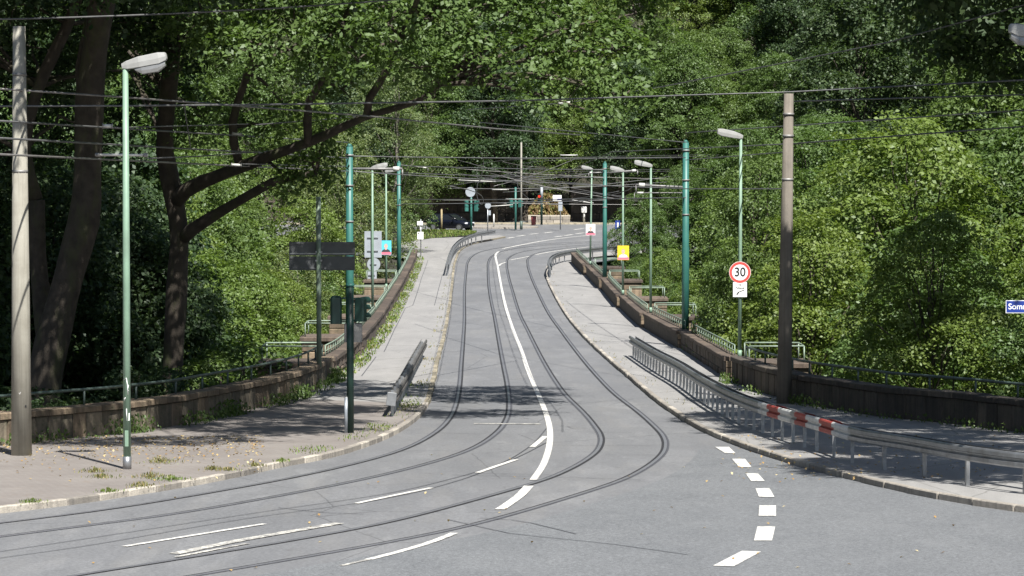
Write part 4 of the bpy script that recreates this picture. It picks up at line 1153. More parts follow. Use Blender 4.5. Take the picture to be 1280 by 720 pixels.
insul((128, 157.5), (141, 157.5), 74, .04, 'stubby white insulator on a wire left of the near lamp post'.replace(' left of', ' next to'))
for a, b_, y in (((290, 167), (303, 168), 96), ((289, 206), (302, 206.5), 92), ((698, 129.5), (716, 127.5), 120), ((700, 194), (722, 194), 200)): insul(a, b_, y, .035, 'small pale insulator set into an overhead wire above the road')
# right hand spans
G2 = 'span wires over the shaded footway'
L2_ = 'thin dark overhead wire reaching the dark concrete pole over the trees'
wire([on(a, b_, y) for a, b_, y in ((585, 137, 150), (711, 128.5, 122), (830, 108, 110), (1110, 53, 90), (1320, -5, 80))], .015, 'long wire rising steeply past the tall trees over the footway', None)
W([(600, 153), (857, 178)], (160, 133), .014, L2_, G2); W([(985, 127), (1320, 117)], (95, 80), .016, L2_, G2); W([(857, 166), (1320, 135)], (133, 82), .016, L2_, G2); W([(760, 190), (985, 180)], (180, 95), .014, L2_, G2)
W([(985, 180), (1320, 155)], (95, 80), .016, L2_, G2); W([(857, 236), (982, 236)], (133, 95), .016, L2_, G2); W([(857, 200), (982, 190)], (133, 95), .013, L2_, G2)
# across the bridge between masts and further
G3 = 'cross wires above the bridge'
L3_ = 'thin cross wire spanning between the teal masts over the bridge'
for l, ys in [(((437, 195), (857, 197)), (122, 133)), (((498, 207), (756, 212)), (210, 203)), (((498, 216), (756, 222)), (210, 203)), (((437, 214), (857, 236)), (122, 133)), (((499, 249), (857, 247)), (210, 133)), (((499, 255), (756, 250)), (210, 203))]:
    W(l, ys, .014 if ys[0] < 180 else .018, L3_, G3, .05)
# contact wires and messengers along both tracks
def along(line, h, dx, r, label, group, y0, y1, mat='contact_wire'):
    pts = [p for p in offset_line(line, dx) if y0 < p[1] < y1][::6]
    hh = lambda y: h + .3 * (1 - sstep((y - 60) / 60))
    return wire([g3(p, hh(p[1])) for p in pts], r, label, group, 0, mat)
for ln, nm in ((LTL, 'kerb side'), (RTL, 'white line')):
    along(ln, 5.75, 0, .009, 'thin contact wire hanging above the %s tram track' % nm, None, 78, 290, 'wire_metal')
    along(ln, 6.9, 0, .008, 'thin messenger wire high above the %s tram track' % nm, None, 90, 290, 'wire_metal')
# tangle at the far junction
G4 = 'tangle of wires at the far junction'
L4_ = 'thin wire in the tangle above the far junction'
rw = random.Random(3)
for k in range(13):
    y0_ = rw.uniform(255, 300); a = (rw.uniform(545, 640), rw.uniform(196, 258)); b_ = (rw.uniform(660, 860), rw.uniform(196, 256))
    W([a, b_], (y0_, y0_ + rw.uniform(-15, 10)), .016, L4_, G4, rw.uniform(0, .35), 'contact_wire' if k % 2 else 'wire_metal')
for a, b_ in (((572, 225), (620, 227)), ((615, 237), (636, 237)), ((612, 258), (641, 256)), ((715, 250), (742, 254)), ((553, 250), (600, 250)), ((632, 249), (668, 249))):
    insul(a, b_, 285, .036, 'long pale bar insulator in the wire tangle at the far junction')

# ------------------------------------------------------------------ vegetation
def leaf_mesh(name, C, Nn, size, mat, seed, asp=.62):
    """one rhombic leaf per row: centres C, normals Nn, lengths size"""
    rg = np.random.default_rng(seed)
    n = len(C)
    Nn = Nn / np.linalg.norm(Nn, axis=1, keepdims=True)
    a = rg.normal(size=(n, 3)); a -= Nn * (a * Nn).sum(1, keepdims=True); a /= np.linalg.norm(a, axis=1, keepdims=True)
    b_ = np.cross(Nn, a)
    L = size[:, None] * .5
    fold = Nn * L * .22
    V = np.empty((n, 4, 3), np.float32)
    V[:, 0] = C - a * L; V[:, 1] = C + b_ * L * asp + fold - a * L * .1; V[:, 2] = C + a * L; V[:, 3] = C - b_ * L * asp + fold - a * L * .1
    me = bpy.data.meshes.new(name)
    me.vertices.add(4 * n); me.loops.add(4 * n); me.polygons.add(n)
    me.vertices.foreach_set('co', V.ravel())
    me.loops.foreach_set('vertex_index', np.arange(4 * n, dtype=np.int32))
    me.polygons.foreach_set('loop_start', np.arange(0, 4 * n, 4, dtype=np.int32))
    me.update(calc_edges=True); me.validate()
    me.materials.append(MATS[mat]); return me
def crown_leaves(lobes, dens, per, leaf, seed, flat=.85, low=.6, clump=.5, hole=.0):
    rg = np.random.default_rng(seed)
    CC = []; NN = []; SS = []
    lob = np.array([l[:4] for l in lobes])
    for i, (x, y, z, r) in enumerate(lob):
        n = max(3, int(dens * 4 * math.pi * r * r))
        d = rg.normal(size=(n, 3)); d /= np.linalg.norm(d, axis=1, keepdims=True)
        d = d[(d[:, 2] > -.15) | (rg.random(n) < low)]
        n = len(d)
        # uneven outline: each lobe surface is pushed in and out by a few waves
        w = 1 + .14 * np.sin(d[:, 0] * 4.1 + i) * np.sin(d[:, 1] * 3.7 + 2 * i) + .10 * np.sin(d[:, 2] * 6 + i * 1.7)
        rad = r * w * (1 - .33 * rg.random(n) ** 1.6)
        p = np.array([x, y, z]) + d * rad[:, None] * np.array([1, 1, flat])
        # drop clumps buried deep inside other lobes
        keep = np.ones(n, bool)
        for j, (X, Y, Z, RR) in enumerate(lob):
            if j != i: keep &= (((p - [X, Y, Z]) / [1, 1, flat]) ** 2).sum(1) > (RR * .72) ** 2
        p = p[keep]; d = d[keep]; n = len(p)
        if n == 0: continue
        cn = d * .55 + np.array([0, 0, .75]) + rg.normal(size=(n, 3)) * .28
        cn /= np.linalg.norm(cn, axis=1, keepdims=True)
        k = per
        rc = clump * (.6 + .8 * rg.random(n))
        off = rg.normal(size=(n, k, 3)) * .55
        off -= cn[:, None, :] * (off * cn[:, None, :]).sum(2, keepdims=True) * .85
        q = p[:, None, :] + off * rc[:, None, None]
        q[:, :, 2] -= (off ** 2).sum(2) * rc[:, None] * .22
        nn = cn[:, None, :] + rg.normal(size=(n, k, 3)) * .44
        CC.append(q.reshape(-1, 3)); NN.append(nn.reshape(-1, 3)); SS.append((leaf * (.65 + .7 * rg.random(n * k))))
    return np.concatenate(CC), np.concatenate(NN), np.concatenate(SS)
def limb(mb, a, b_, r0, r1, rg, n=6, wob=.12, seg=6):
    a = Vector(a); b_ = Vector(b_); L = (b_ - a).length
    pts = [a.lerp(b_, k / n) + Vector((rg.uniform(-1, 1), rg.uniform(-1, 1), rg.uniform(-.5, .5))) * wob * L * .25 * math.sin(math.pi * k / n) + Vector((0, 0, .12 * L * math.sin(math.pi * k / n) * .5)) for k in range(n + 1)]
    mb.tube(pts, [r0 + (r1 - r0) * k / n for k in range(n + 1)], seg); return pts

def proto(name, seed, H, Rr, z0, nl, leaf, per, dens, mat, bark='bark', tr=.22, flat=.85, clump=.5, shape=1.0):
    """crown + trunk meshes of a free-standing tree, base at the origin"""
    rg = random.Random(seed)
    lobes = []
    for k in range(nl):
        f = (k + .5) / nl
        z = z0 + (H - z0) * (.08 + .86 * f)
        env = Rr * math.sin(math.pi * min(.97, (.22 + .74 * f ** .9))) ** .7 * shape
        a = k * 2.39996 + rg.uniform(-.5, .5)
        r = Rr * rg.uniform(.2, .42)
        d = max(0, env - r * .8) * rg.uniform(.65, 1.08)
        lobes.append((d * math.cos(a), d * math.sin(a), min(z, H - r * .8), r))
    C, Nn, S = crown_leaves(lobes, dens, per, leaf, seed, flat, .4, clump)
    cm = leaf_mesh(name + '_crown', C, Nn, S, mat, seed)
    mb = MB()
    tp = limb(mb, (0, 0, -.4), (rg.uniform(-.3, .3), rg.uniform(-.3, .3), z0 + (H - z0) * .75), tr, tr * .25, rg, 8, .08, 8)
    for k, (x, y, z, r) in enumerate(lobes):
        j = min(7, max(2, int(8 * (max(.3, z - 1.5)) / (z0 + (H - z0) * .75) - 1)))
        limb(mb, tp[j], (x * .9, y * .9, z), tr * .35 * (1 - j / 12), .02, rg, 5, .15, 5)
    tm = mb.mesh(name + '_trunk', bark)
    return tm, cm
PR = {
 'maple': proto('maple', 11, 16, 4.6, 3.5, 34, .16, 62, 1.4, 'leaf_green', clump=.62, flat=.72),
 'maple2': proto('maple2', 12, 15, 4.2, 3.0, 32, .155, 62, 1.45, 'leaf_bright', clump=.62, flat=.72),
 'hornbeam': proto('hornbeam', 13, 12.5, 3.7, 1.2, 40, .12, 72, 1.65, 'leaf_bright', clump=.52, tr=.16, flat=.7),
 'hornbeam2': proto('hornbeam2', 14, 12.5, 3.6, 1.2, 40, .12, 72, 1.65, 'leaf_green', clump=.52, tr=.16, flat=.7),
 'pale': proto('pale', 15, 13, 3.7, 1.6, 30, .11, 60, 2.0, 'leaf_pale', 'pale_bark', .16, clump=.55, flat=.85),
 'dark': proto('dark', 16, 18, 5.2, 3.5, 32, .21, 50, 1.3, 'leaf_dark', clump=.75, tr=.3, flat=.75),
 'forest': proto('forest', 17, 19, 5.4, 2.5, 34, .2, 54, 1.3, 'leaf_green', clump=.75, tr=.3, flat=.72),
 'bush': proto('bush', 18, 2.8, 1.5, .15, 10, .12, 34, 3.2, 'leaf_green', clump=.32, tr=.05),
 'bush_dark': proto('bush_dark', 19, 2.6, 1.6, .15, 10, .12, 34, 3.2, 'leaf_dark', clump=.32, tr=.05),
}
rt = random.Random(21)
KINDW = {'maple': 'mid green broad', 'maple2': 'bright green broad', 'hornbeam': 'bright small leaved', 'hornbeam2': 'mid green small leaved', 'pale': 'pale fine leaved', 'dark': 'dark large crowned', 'forest': 'green large crowned'}
def plant(kind, x, y, s, label, group, cat='tree', dz=0.0, name=None, sz=None, rz=None):
    tm, cm = PR[kind]
    if group and kind in KINDW: label = label.replace('*', KINDW[kind]); group = group + ', ' + KINDW[kind]
    e = empty(name or {'b': 'bush'}.get(kind[0], 'tree') if kind.startswith('bush') else (name or 'tree'), (x, y, zt(x, y) + dz), rt.uniform(0, 6.28) if rz is None else rz)
    e.scale = (s, s, sz or s)
    for nm, me in (('trunk', tm), ('crown', cm)):
        o = bpy.data.objects.new(nm, me); COL.objects.link(o); o.parent = e
    return tag(e, label, cat, group)
LR1, GR1 = '* tree crowding the shaded parapet behind the dark pole', 'trees along the shaded parapet'
for x, y, s, k in [(12.6, 100.5, .93, 'hornbeam'), (16.6, 97, .9, 'hornbeam2'), (17.8, 104.5, 1.05, 'hornbeam'), (13.8, 110.5, 1.12, 'hornbeam2'), (18.6, 115, 1.22, 'hornbeam'), (22.5, 111, 1.2, 'hornbeam2'), (10.9, 121.5, 1.08, 'hornbeam'),
                   (14.8, 126, 1.25, 'maple2'), (19.8, 128, 1.15, 'maple'), (25, 125, 1.1, 'dark')]:
    plant(k, x, y, s, LR1, GR1)
LR2, GR2 = '* tree rising from the valley beyond the 30 sign', 'valley trees on the shaded side'
for x, y, s, k in [(10.8, 139, .82, 'hornbeam2'), (15.8, 144, 1.1, 'maple'), (21.5, 148, 1.2, 'pale'), (27, 150, 1.1, 'dark'), (10.6, 158, .85, 'hornbeam'), (11.2, 167, .9, 'hornbeam2'), (17, 171, 1.15, 'maple2'), (24, 175, 1.3, 'pale'),
                   (31, 180, 1.3, 'maple'), (10.2, 184, .82, 'hornbeam'), (17, 196, 1.2, 'maple'), (24, 203, 1.3, 'maple2'), (10.2, 196, .8, 'hornbeam2'), (9.6, 211, .85, 'hornbeam'), (15, 223, 1.05, 'maple2'), (22, 228, 1.25, 'maple'),
                   (31, 213, 1.35, 'forest'), (37, 232, 1.3, 'dark'), (10.4, 232, .8, 'hornbeam2'), (17, 244, .95, 'maple')]:
    plant(k, x, y, s, LR2, GR2)
plant('hornbeam2', 9.5, 128.5, .85, 'small leaved tree whose sprays hide the foot of a teal mast', None, sz=1.02)
for x, y, s in [(10.2, 250, 1.3), (12, 251.3, 1.4), (14, 253, 1.4), (8.9, 247.2, 1.0), (16.5, 254.5, 1.5), (11.5, 245, 1.8), (13.8, 247.5, 1.8)]:
    plant('bush', x, y, s, 'round green bush below the junction at the bridge end', 'bushes below the junction', 'bush', dz=.4)
LL2, GL2 = '* tree filling the valley behind the big direction sign', 'valley trees on the sunlit side'
for x, y, s, k in [(-11.6, 124, 1.08, 'hornbeam'), (-15.2, 131, 1.0, 'dark'), (-10.9, 137, 1.0, 'hornbeam'), (-16.5, 141, 1.0, 'dark'), (-12, 151, 1.0, 'hornbeam2'), (-16.5, 156, 1.1, 'maple2'), (-11.5, 166, .95, 'hornbeam'), (-16.5, 170, 1.1, 'maple'),
                   (-12, 183, .95, 'pale'), (-17.5, 190, 1.15, 'maple2'), (-12, 199, .95, 'hornbeam2'), (-13, 214, 1.0, 'maple2'), (-19, 213, 1.2, 'maple'), (-25, 182, 1.25, 'dark'), (-24, 226, 1.25, 'forest')]:
    plant(k, x, y, s, LL2, GL2)
LD, GD = '* woodland tree in shade behind the old oaks', 'woodland trees behind the oaks'
for x, y, s, k in [(-12.8, 113.5, .78, 'dark'), (-17.8, 119, 1.0, 'dark'), (-14.2, 117.5, .9, 'dark'), (-19.5, 103, .95, 'dark'), (-15.5, 111, .85, 'dark'), (-20.5, 114, 1.0, 'dark'), (-25, 122, 1.05, 'dark'), (-21, 127, 1.0, 'forest'), (-26, 140, 1.1, 'dark'), (-22, 150, 1.1, 'forest'), (-31, 155, 1.2, 'dark'), (-24, 106, .9, 'forest'), (-29, 115, 1.1, 'dark')]:
    plant(k, x, y, s, LD, GD)
plant('pale', -8.9, 254, 1.18, 'pale grey green fine leaved tree overhanging the end of the bridge', None)
plant('pale', -12.0, 239, 1.3, 'pale fine leaved tree standing just before the bridge end behind the teal mast', None)
plant('maple2', -15.5, 255, .85, 'bright green round tree behind the pale tree past the bridge', None)
plant('maple', -20, 262, 1.0, 'mid green tree at the back of the grass verge', None)
plant('bush', -7.9, 284, 1.15, 'round green bush hiding the rear of the dark car', None, 'bush', dz=.3)
plant('bush', -9.6, 280, 1.3, 'round green bush next to the one hiding the car', None, 'bush', dz=.3)
LF, GF = '* tree on the wooded slope behind the far junction', 'trees on the far wooded slope'
for x, y, s, k in [(-13.5, 306.5, .9, 'dark'), (-7.5, 307, .92, 'forest'), (-1.6, 307.5, .95, 'dark'), (10.8, 306.5, .85, 'dark'), (15.5, 304, .9, 'forest'), (5.5, 316, 1.02, 'maple2'), (-1.5, 321, 1.05, 'dark'), (-8.5, 318, .95, 'forest'), (-16, 316, 1.0, 'dark'), (11.5, 316, 1.0, 'maple'), (17, 309, .95, 'forest'), (24, 306, 1.0, 'maple'), (31, 300, 1.05, 'forest'), (39, 306, 1.1, 'dark'), (47, 300, 1.1, 'forest')]:
    plant(k, x, y, s, LF, GF)
for row, (y, stp, s) in enumerate(((330, 6.5, 1.0), (345, 7, 1.05), (362, 7.5, 1.1), (384, 8, 1.15), (412, 9, 1.25))):
    x = -(.152 * y + 12)
    while x < .152 * y + 12:
        plant(rt.choice(['forest', 'maple', 'dark', 'maple2', 'pale']), x + rt.uniform(-2, 2), y + rt.uniform(-4, 4), s * rt.uniform(.85, 1.15), LF, GF); x += stp
# flanking woods so that no bare slope shows between the crowns
for x, y in [(-31, 128), (-34, 175), (-31, 205), (-33, 240), (-30, 275), (-38, 290), (30, 136), (38, 165), (40, 200), (44, 250), (36, 262), (27, 262)]:
    plant(rt.choice(['forest', 'dark']), x, y, rt.uniform(1.05, 1.3), '* woodland tree on the flank of the valley' , 'flank woodland trees')

# shade trees standing by the road outside the view
LS, GS = 'large broad shade tree overhanging the footway and guardrail', 'shade trees over the footway'
def big_tree(name, label, trunk_paths, blobs, leaf, seed, mat, group=None, dens=1.5, per=22, barkmat='bark', base=None, clump=.5):
    bx_ = Vector(base); t = tag(empty(name, bx_), label, 'tree', group)
    mb = MB(); rg = random.Random(seed)
    for pts, r0, r1 in trunk_paths:
        P = smooth_line([Vector(p) for p in pts], .7); n = len(P)
        mb.tube([p - bx_ for p in P], [(r0 + (r1 - r0) * k / (n - 1)) * (1 + .07 * math.sin(k * 1.3)) for k in range(n)], 12)
    ends = [Vector(p) for pts, a, b_ in trunk_paths for p in pts[1:]]
    for bl in blobs:
        c = Vector(bl[:3]); e = min(ends, key=lambda q: (q - c).length)
        limb(mb, e - bx_, c - bx_, .07, .02, rg, 6, .15, 5)
        for _ in range(3):
            d = Vector((rg.uniform(-1, 1), rg.uniform(-1, 1), rg.uniform(-.4, .8))).normalized() * bl[3] * .85
            limb(mb, c - bx_, c + d - bx_, .03, .008, rg, 4, .2, 4)
    o = mb.build('trunk', barkmat, t)
    C, Nn, S = crown_leaves(blobs, dens, per, leaf, seed, .8, .75, clump)
    o = bpy.data.objects.new('crown', leaf_mesh('crown', C - np.array(bx_), Nn, S, mat, seed)); COL.objects.link(o); o.parent = t
    return t
# old oak beside the concrete pole
T1 = [(on(a, b_, y), ) for a, b_, y in ()]
def pp(*l): return [on(a, b_, y) for a, b_, y in l]
g = zt(-12.6, 92)
b1 = Vector((on(56, 480, 92).x, 92, g - .3))
t1paths = [([b1] + pp((57, 470, 92), (72, 400, 92), (90, 330, 92), (106, 270, 92), (110, 200, 92), (113, 110, 91.5), (125, 20, 91), (140, -80, 90), (150, -180, 89)), .50, .30),
           (pp((108, 150, 91.5), (100, 90, 91.5), (112, 20, 92), (118, -60, 93)), .15, .1),
           (pp((45, 250, 93.5), (30, 190, 93.5), (48, 110, 93.5), (85, 30, 93), (110, -40, 92)), .2, .14), (pp((60, 440, 93), (48, 330, 93.5), (45, 250, 93.5)), .28, .23)]
t1blobs = [(-4, 68, 13.5, 1.5), (-2.2, 71, 13.5, 1.4), (-3.6, 73.5, 13, 1.6), (-1.4, 75.5, 13.4, 1.5), (-1.0, 71.5, 14.6, 1.1), (-8.5, 68, 14.6, 1.4), (-6, 67.3, 14, 1.4), (-14, 92, 16.5, 3.0), (-19, 92, 16.5, 3.2), (-9.5, 90, 16.2, 2.8), (-16, 86, 17, 3), (-11, 84, 17, 2.8), (-21, 86, 17, 3.2), (-24, 93, 16, 3.2), (-7, 70.3, 14.6, 1.7), (-5.3, 74, 14.4, 1.7), (-6, 80, 16, 2.2), (-18, 100, 14, 3), (-13, 101, 13.5, 2.5), (-19, 92, 12, 3), (-20, 86, 13, 3), (-22, 97, 11.5, 3), (-17, 84, 13.5, 2.6), (-12.5, 77, 14.2, 2.2), (-9.3, 72, 13.6, 1.5), (-25, 100, 10, 3), (-7.2, 82.5, 11.6, 1.5), (-4.4, 79.5, 11.9, 1.6), (-9.4, 84, 11.6, 1.6), (-11, 88, 13, 2.5), (-8, 86, 12.6, 2.3), (-13.5, 84, 13.2, 2.5), (-9, 79, 13.2, 2.3), (-6.2, 77.5, 13.4, 2.2), (-16, 90, 12.4, 2.8), (-14.5, 97, 12.8, 2.8), (-11, 95, 12, 2.2), (-17.5, 97, 11, 2.6), (-11, 83, 11.8, 1.8), (-5.3, 82, 13, 2.1),
           (-11.4, 95, 9.9, 1.2), (-14, 99, 9.6, 1.5), (-9.5, 97, 9.8, 1.3), (-13.6, 92.5, 10.6, 1.1), (-12.9, 97, 8.6, .9), (-15.5, 104, 8.2, 1.6), (-13, 104, 7.2, 1.3), (-10.8, 104, 8.3, 1.2), (-14.8, 100, 6.2, 1.0), (-17, 102, 5, 1.6)]
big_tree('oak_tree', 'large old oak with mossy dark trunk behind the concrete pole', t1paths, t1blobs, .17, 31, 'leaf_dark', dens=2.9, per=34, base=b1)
b2 = Vector((on(215, 470, 101).x, 101, zt(-10.2, 101) - .2))
t2paths = [([b2] + pp((216, 460, 101), (219, 400, 101), (222, 340, 101), (224, 290, 101), (216, 240, 101), (206, 190, 101), (210, 120, 100), (220, 40, 98), (240, -60, 96)), .38, .2),
           (pp((226, 300, 101), (240, 287, 100.6), (270, 268, 100), (308, 246, 99), (345, 226, 98.4), (395, 217, 98)), .2, .1),
           (pp((218, 255, 101), (232, 238, 100.5), (272, 220, 99.5), (330, 198, 97.5), (400, 172, 95.5), (452, 148, 94.5), (480, 139, 94), (525, 125, 93), (552, 105, 92)), .23, .06),
           (pp((385, 178, 95.7), (386, 128, 95), (402, 103, 94.5), (418, 82, 94), (430, 30, 93), (450, -30, 91)), .12, .08),
           (pp((458, 146, 94.4), (462, 122, 94), (478, 98, 93.5), (500, 50, 92.5), (530, -20, 90)), .11, .07), (pp((300, 208, 98.5), (290, 160, 98), (310, 90, 97), (330, 10, 95), (350, -70, 93)), .13, .08)]
t2blobs = [(-12.5, 109, 14.5, 2.4), (-15, 112, 14, 2.6), (-10, 108.5, 12.5, 1.8), (-12.3, 105, 10.2, 1.4), (-11, 102, 13, 2.5), (-8, 104, 13.2, 2.2), (-13.5, 106, 13, 2.6), (-10.5, 106, 15, 2.4), (-16, 108, 13, 2.8), (-19.5, 107, 14, 3), (-14, 103, 16, 2.6),
           (-3.0, 76.5, 15.2, 1.9), (-1, 80, 15.2, 1.9), (-3, 83, 15.8, 2.0), (-7, 98, 14, 2.2), (-2.6, 79.5, 12.4, 1.6), (-1.2, 81.5, 12.4, 1.4), (.8, 82, 12.2, 1.4), (3, 82.3, 12.2, 1.3), (2, 80.5, 13, 1.2), (-3.8, 98.5, 10.6, 1.4), (-2.4, 97, 11.6, 1.3), (-6, 99, 11.6, 2.0), (-9, 99, 11, 1.8),
           (-5.8, 97.5, 6.2, .8), (-6.4, 97, 5.6, .55), (-8, 99, 7.9, .8), (-7, 99, 7.3, .7), (-9.2, 101, 7.6, .9), (-5.4, 98, 7.2, .7), (-4.8, 95, 8.3, .6), (-6.6, 97, 7.9, .6)]
# the sunlit face of the crown over the road: higher sprays stand further back
for x, z, r in [(-.6, 10.6, 1.4), (1.6, 9.9, 1.3), (2.7, 9.2, 1.1), (1.9, 8.4, .85), (3.4, 10.3, 1.2), (-2.2, 10.1, 1.3), (-3.4, 10.0, 1.2), (-4.6, 9.9, 1.2), (-6.0, 10.0, 1.3), (-1.2, 9.2, .95), (.4, 9.0, .95), (-2.5, 8.8, .75), (-4.2, 9.0, .7), (-5.6, 9.1, .8), (-7, 9.4, 1.1), (3.0, 8.0, .7),
                (.6, 11.6, 1.5), (3.0, 11.6, 1.5), (-2.0, 11.7, 1.5), (-5, 11.8, 1.6), (1.6, 12.8, 1.7), (-8, 11.6, 1.6), (-3.5, 11.2, 1.3), (-.6, 12.6, 1.6), (3.6, 12.9, 1.5), (-6.8, 11.2, 1.4), (-3.6, 13, 1.8), (-7, 13, 1.8), (-8.6, 10.4, 1.2), (.8, 8.0, .5), (2.4, 7.5, .5)]:
    t2blobs.append((x, 90.3 + (z - 8) * .78 + (1.5 if x < -5 else 0), z, r))
big_tree('oak_tree', 'old oak with forked trunk whose limb reaches over the tram road', t2paths, t2blobs, .16, 32, 'leaf_green', dens=2.3, per=34, base=b2)
for (x, y), blobs, seed in (((17, 58), [(12, 61, 12.5, 2.0), (13.5, 58, 13.5, 2.6), (11.2, 65.5, 12.2, 1.7), (12, 66, 12.6, 2.2), (15, 64, 13.5, 2.6), (10.9, 70, 12.6, 1.8), (17, 60, 14, 2.6), (11.8, 58, 16, 1.9), (12.6, 57, 16.5, 2.3), (11.8, 64, 16, 1.9), (13.4, 66, 16, 2.3), (13, 62, 11.8, 1.6)], 41),
                            ((19, 74), [(12.5, 72, 13, 2.2), (14.5, 76, 13.2, 2.3), (10.2, 74.5, 12.4, 1.7), (17, 70, 13.5, 2.6), (18.5, 78, 13, 2.5), (11.4, 78.5, 12.6, 1.6), (15.5, 82, 12, 2.0), (14.5, 86, 11.0, 1.6), (13.2, 84, 11.4, 1.5), (16.5, 88, 10.2, 1.8), (10.9, 70, 15.8, 1.8), (12.8, 73, 16, 2.2), (10.2, 76, 15.5, 1.8), (13, 80, 15.5, 2.2), (10.8, 84, 15, 1.8), (12.5, 97, 10.2, 1.3), (14.5, 98, 9.6, 1.5), (13.5, 95, 11.2, 1.6), (15.2, 95.5, 10.6, 1.6), (11.2, 98, 11.2, 1.0), (14.5, 92, 14, 2.2), (12.5, 92, 14.5, 1.8), (16.8, 93, 13.5, 2.2), (9.6, 86.5, 11.7, 1.2), (11.4, 88, 11.3, 1.4), (10.2, 82, 12.0, 1.4), (12.6, 91.5, 10.9, 1.5), (9.4, 79, 12.6, 1.2), (10.8, 92.5, 11.4, 1.1)], 42)):
    z = zt(x, y)
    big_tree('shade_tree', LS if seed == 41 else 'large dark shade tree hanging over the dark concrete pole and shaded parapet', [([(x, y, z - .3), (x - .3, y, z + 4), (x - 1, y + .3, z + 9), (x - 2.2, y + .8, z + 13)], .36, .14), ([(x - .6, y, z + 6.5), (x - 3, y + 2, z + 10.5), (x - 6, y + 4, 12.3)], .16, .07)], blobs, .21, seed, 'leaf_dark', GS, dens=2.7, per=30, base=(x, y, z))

# bushes behind the near parapets
for x, y, s, k in [(-13.6, 79.5, .8, 'bush_dark'), (-11.6, 82, .7, 'bush_dark'), (-12.5, 86, 1.0, 'bush_dark'), (-10, 87.5, .85, 'bush_dark'), (-9.3, 93, .9, 'bush_dark'), (-8.6, 98, 1.1, 'bush'), (-8.3, 103, 1.4, 'bush'), (-14.5, 92, 1.2, 'bush_dark'), (-12.5, 99, 1.5, 'bush_dark'), (-16.8, 84, 1.2, 'bush_dark')]:
    plant(k, x, y, s, 'low leafy bush growing behind the mossy parapet', 'bushes behind the mossy parapet', 'bush')
for x, y, s in [(-9.2, 112, 1.9), (-9.4, 118, 2.3), (-12, 111, 2.2)]:
    plant('bush', x, y, s, 'broad bright bush below the dark handrail near the direction sign', 'bushes near the direction sign', 'bush', dz=1.5)
for x, y, s in [(-9.6, 263.5, .9), (-11.5, 267, 1.3), (-10.6, 286, 1.0), (-12.5, 282, 1.5), (-13, 272, 1.6)]:
    plant('bush_dark', x, y, s, 'dark green bush at the edge of the grass verge', 'bushes on the grass verge', 'bush', dz=.4)
for x, y, s in [(9.3, 242.5, .78), (12.8, 248, .72), (17.5, 251.5, .8), (9.6, 222, .85), (23, 254, .9), (8.9, 232, .72)]:
    plant('hornbeam2', x, y, s, '* tree beside the far end of the shaded parapet', 'trees at the bridge end')

# weeds, grass, litter ------------------------------------------------------
def scatter(name, pts, mat, seed, size, up=.2, asp=.35):
    rg = np.random.default_rng(seed); C = np.array(pts); n = len(C)
    nn = rg.normal(size=(n, 3)); nn[:, 2] *= up
    return leaf_mesh(name, C, nn + 1e-3, size * (.5 + rg.random(n)), mat, seed, asp)
def stuff(name, label, cat, me):
    o = bpy.data.objects.new(name, me); COL.objects.link(o); return tag(o, label, cat, None, 'stuff')
rg = random.Random(9)
def along_pts(line, off0, off1, y0, y1, n, h, patch=1.0, ph=0.0, base=.12):
    L = resample([p for p in line if y0 - 1 <= p[1] <= y1 + 1], .25); out = []
    L0 = L; nL = len(L)
    for _ in range(n):
        i = rg.randrange(nL - 1); p = L[i]
        m = .5 + .5 * math.sin(p[0] * 1.9 + p[1] * .83 + ph) * math.sin(p[1] * .37 + ph)
        if rg.random() > m ** patch: continue
        d = (L[i + 1] - L[i]).normalized(); nr = Vector((d.y, -d.x))
        q = p + nr * (off0 + (off1 - off0) * rg.random() ** 1.3)
        out.append((q.x, q.y, prof(q.y) + base + h * rg.random() ** 1.6 * (.3 + m)))
    return out
LWv = [Vector(p) for p in left_near]
stuff('weeds', 'green weeds growing along the foot of the mossy parapet', 'weeds', scatter('weeds', along_pts(LWv, .03, .5, 74, 107, 9000, .34, 2.2), 'leaf_green', 51, .085, .9, .6))
stuff('weeds', 'dark weeds along the foot of the shaded parapet', 'weeds', scatter('weeds', along_pts([Vector(p) for p in [(15.2, 73), (12.3, 79.9), (11.03, 83.6), (9.42, 87.1), (7.95, 93.7), (7.25, 100), (6.95, 106)]], -.45, -.03, 73, 106, 6000, .26, 2.4, 1.0), 'leaf_green', 52, .085, .9, .6))
LWf = [Vector((interp(LWALL, y), y)) for y in range(107, 247, 3)]
stuff('weeds', 'yellow green weeds lining the sunny bridge parapet', 'weeds', scatter('weeds', along_pts(LWf, .03, .55, 107, 246, 9000, .24, 1.6), 'grass_green', 53, .11, .7, .45))
stuff('grass', 'dry grass growing along the cream kerb of the bridge', 'grass', scatter('grass', along_pts(LK, -.55, -.13, 80, 246, 2600, .06, 3.5, .4), 'grass_dry', 54, .08, .5, .3))
stuff('grass', 'green grass growing behind the broken kerb near the signal post', 'grass', scatter('grass', along_pts(LK, -.8, -.12, 73, 104, 4600, .11, 3.5, 2.1), 'grass_green', 55, .06, .7, .38))
stuff('grass', 'thin dry grass along the kerb of the shaded footway', 'grass', scatter('grass', along_pts(RK, .14, .6, 78, 236, 1300, .08, 4.0, .9), 'grass_dry', 56, .07, .5, .3))
pts = []
for r_ in verge():
    pass
VG = verge(); nr = len(VG)
for _ in range(9000):
    i = rg.randrange(nr - 1); j = rg.randrange(6); u, v = rg.random(), rg.random()
    q = (VG[i][j].lerp(VG[i][j + 1], u)).lerp(VG[i + 1][j].lerp(VG[i + 1][j + 1], u), v)
    pts.append((q.x, q.y, q.z + .03 + .05 * rg.random()))
stuff('grass', 'sunlit grass covering the verge beyond the bridge', 'grass', scatter('grass', pts, 'grass_green', 57, .2, .8, .35))
pts = []
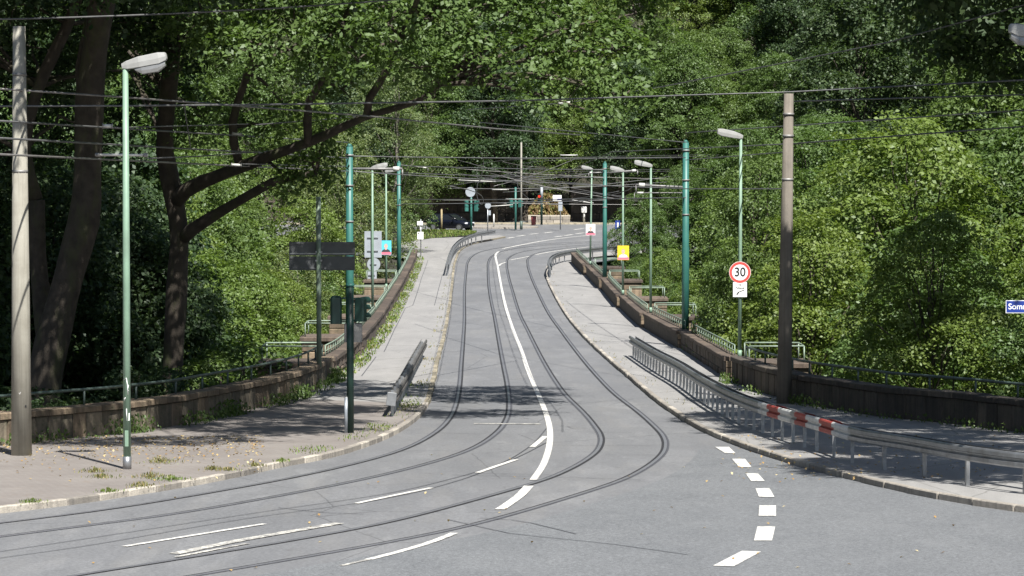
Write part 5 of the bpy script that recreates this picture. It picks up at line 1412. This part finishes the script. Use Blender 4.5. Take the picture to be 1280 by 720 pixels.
xa, xb = on(661, 0, 308).x, on(712, 0, 308).x
for _ in range(5000):
    f = rg.random(); x = xa + (xb - xa) * f; h = 2.2 * math.sin(math.pi * min(1, f * .9 + .1)) * rg.random()
    pts.append((x, 306.6 + 2.5 * rg.random() + h * .3, prof(306) + .5 + h))
stuff('dry_brush', 'dry brown brush above the low pale stone wall', 'brush', scatter('dry_brush', pts, 'dry_brush', 58, .32, .6, .5))
# single tufts on the sunny pavement
for k, (u, v, s, m) in enumerate([(40, 628, .22, 'grass_green'), (118, 590, .28, 'grass_dry'), (136, 615, .22, 'grass_green'), (128, 597, .25, 'grass_dry'), (200, 578, .42, 'grass_dry'), (212, 600, .3, 'grass_green'), (188, 597, .35, 'grass_dry'), (266, 587, .25, 'grass_dry'), (318, 583, .25, 'grass_dry'), (352, 577, .2, 'grass_green'), (285, 588, .2, 'grass_dry'), (178, 608, .3, 'grass_dry')]):
    c = at(u, v, .12); P = []
    for _ in range(int(620 * s)):
        a = rg.random() * 6.28; d = abs(rg.gauss(0, .5)) * s
        P.append((math.cos(a) * d * 1.3, math.sin(a) * d * 1.5, .015 + rg.random() ** 2 * s * .3 * max(.1, 1 - d / s)))
    o = bpy.data.objects.new('grass_tuft', scatter('grass_tuft', P, m, 60 + k, .055, .6, .32)); COL.objects.link(o); o.location = c
    o['kind'] = 'stuff'
    tag(o, 'green grass tuft sprouting at the pavement kerb' if m == 'grass_green' else 'dry yellow grass tuft on the sunny brick pavement', 'grass tuft', 'green tufts on the pavement' if m == 'grass_green' else 'dry tufts on the pavement')
# fallen leaves
pts = []
for _ in range(900):
    c = at(rg.uniform(0, 330), 545 + abs(rg.gauss(0, 18)), .125)
    if c.x > interp(LWALL, c.y) + .1: pts.append(tuple(c + Vector((0, 0, .01))))
for _ in range(60): c = at(rg.uniform(100, 1200), rg.uniform(560, 715), .0); pts.append(tuple(c + Vector((0, 0, .02))))
for _ in range(250): c = at(rg.uniform(900, 1250), rg.uniform(545, 600), .13); pts.append(tuple(c + Vector((0, 0, .01))))
me = leaf_mesh('leaf_litter', np.array(pts), np.random.default_rng(5).normal(size=(len(pts), 3)) * .25 + np.array([0, 0, 1]), np.full(len(pts), .075), 'leaf_litter', 5, .7)
stuff('leaf_litter', 'fallen dry leaves scattered over pavement and road', 'leaves', me)
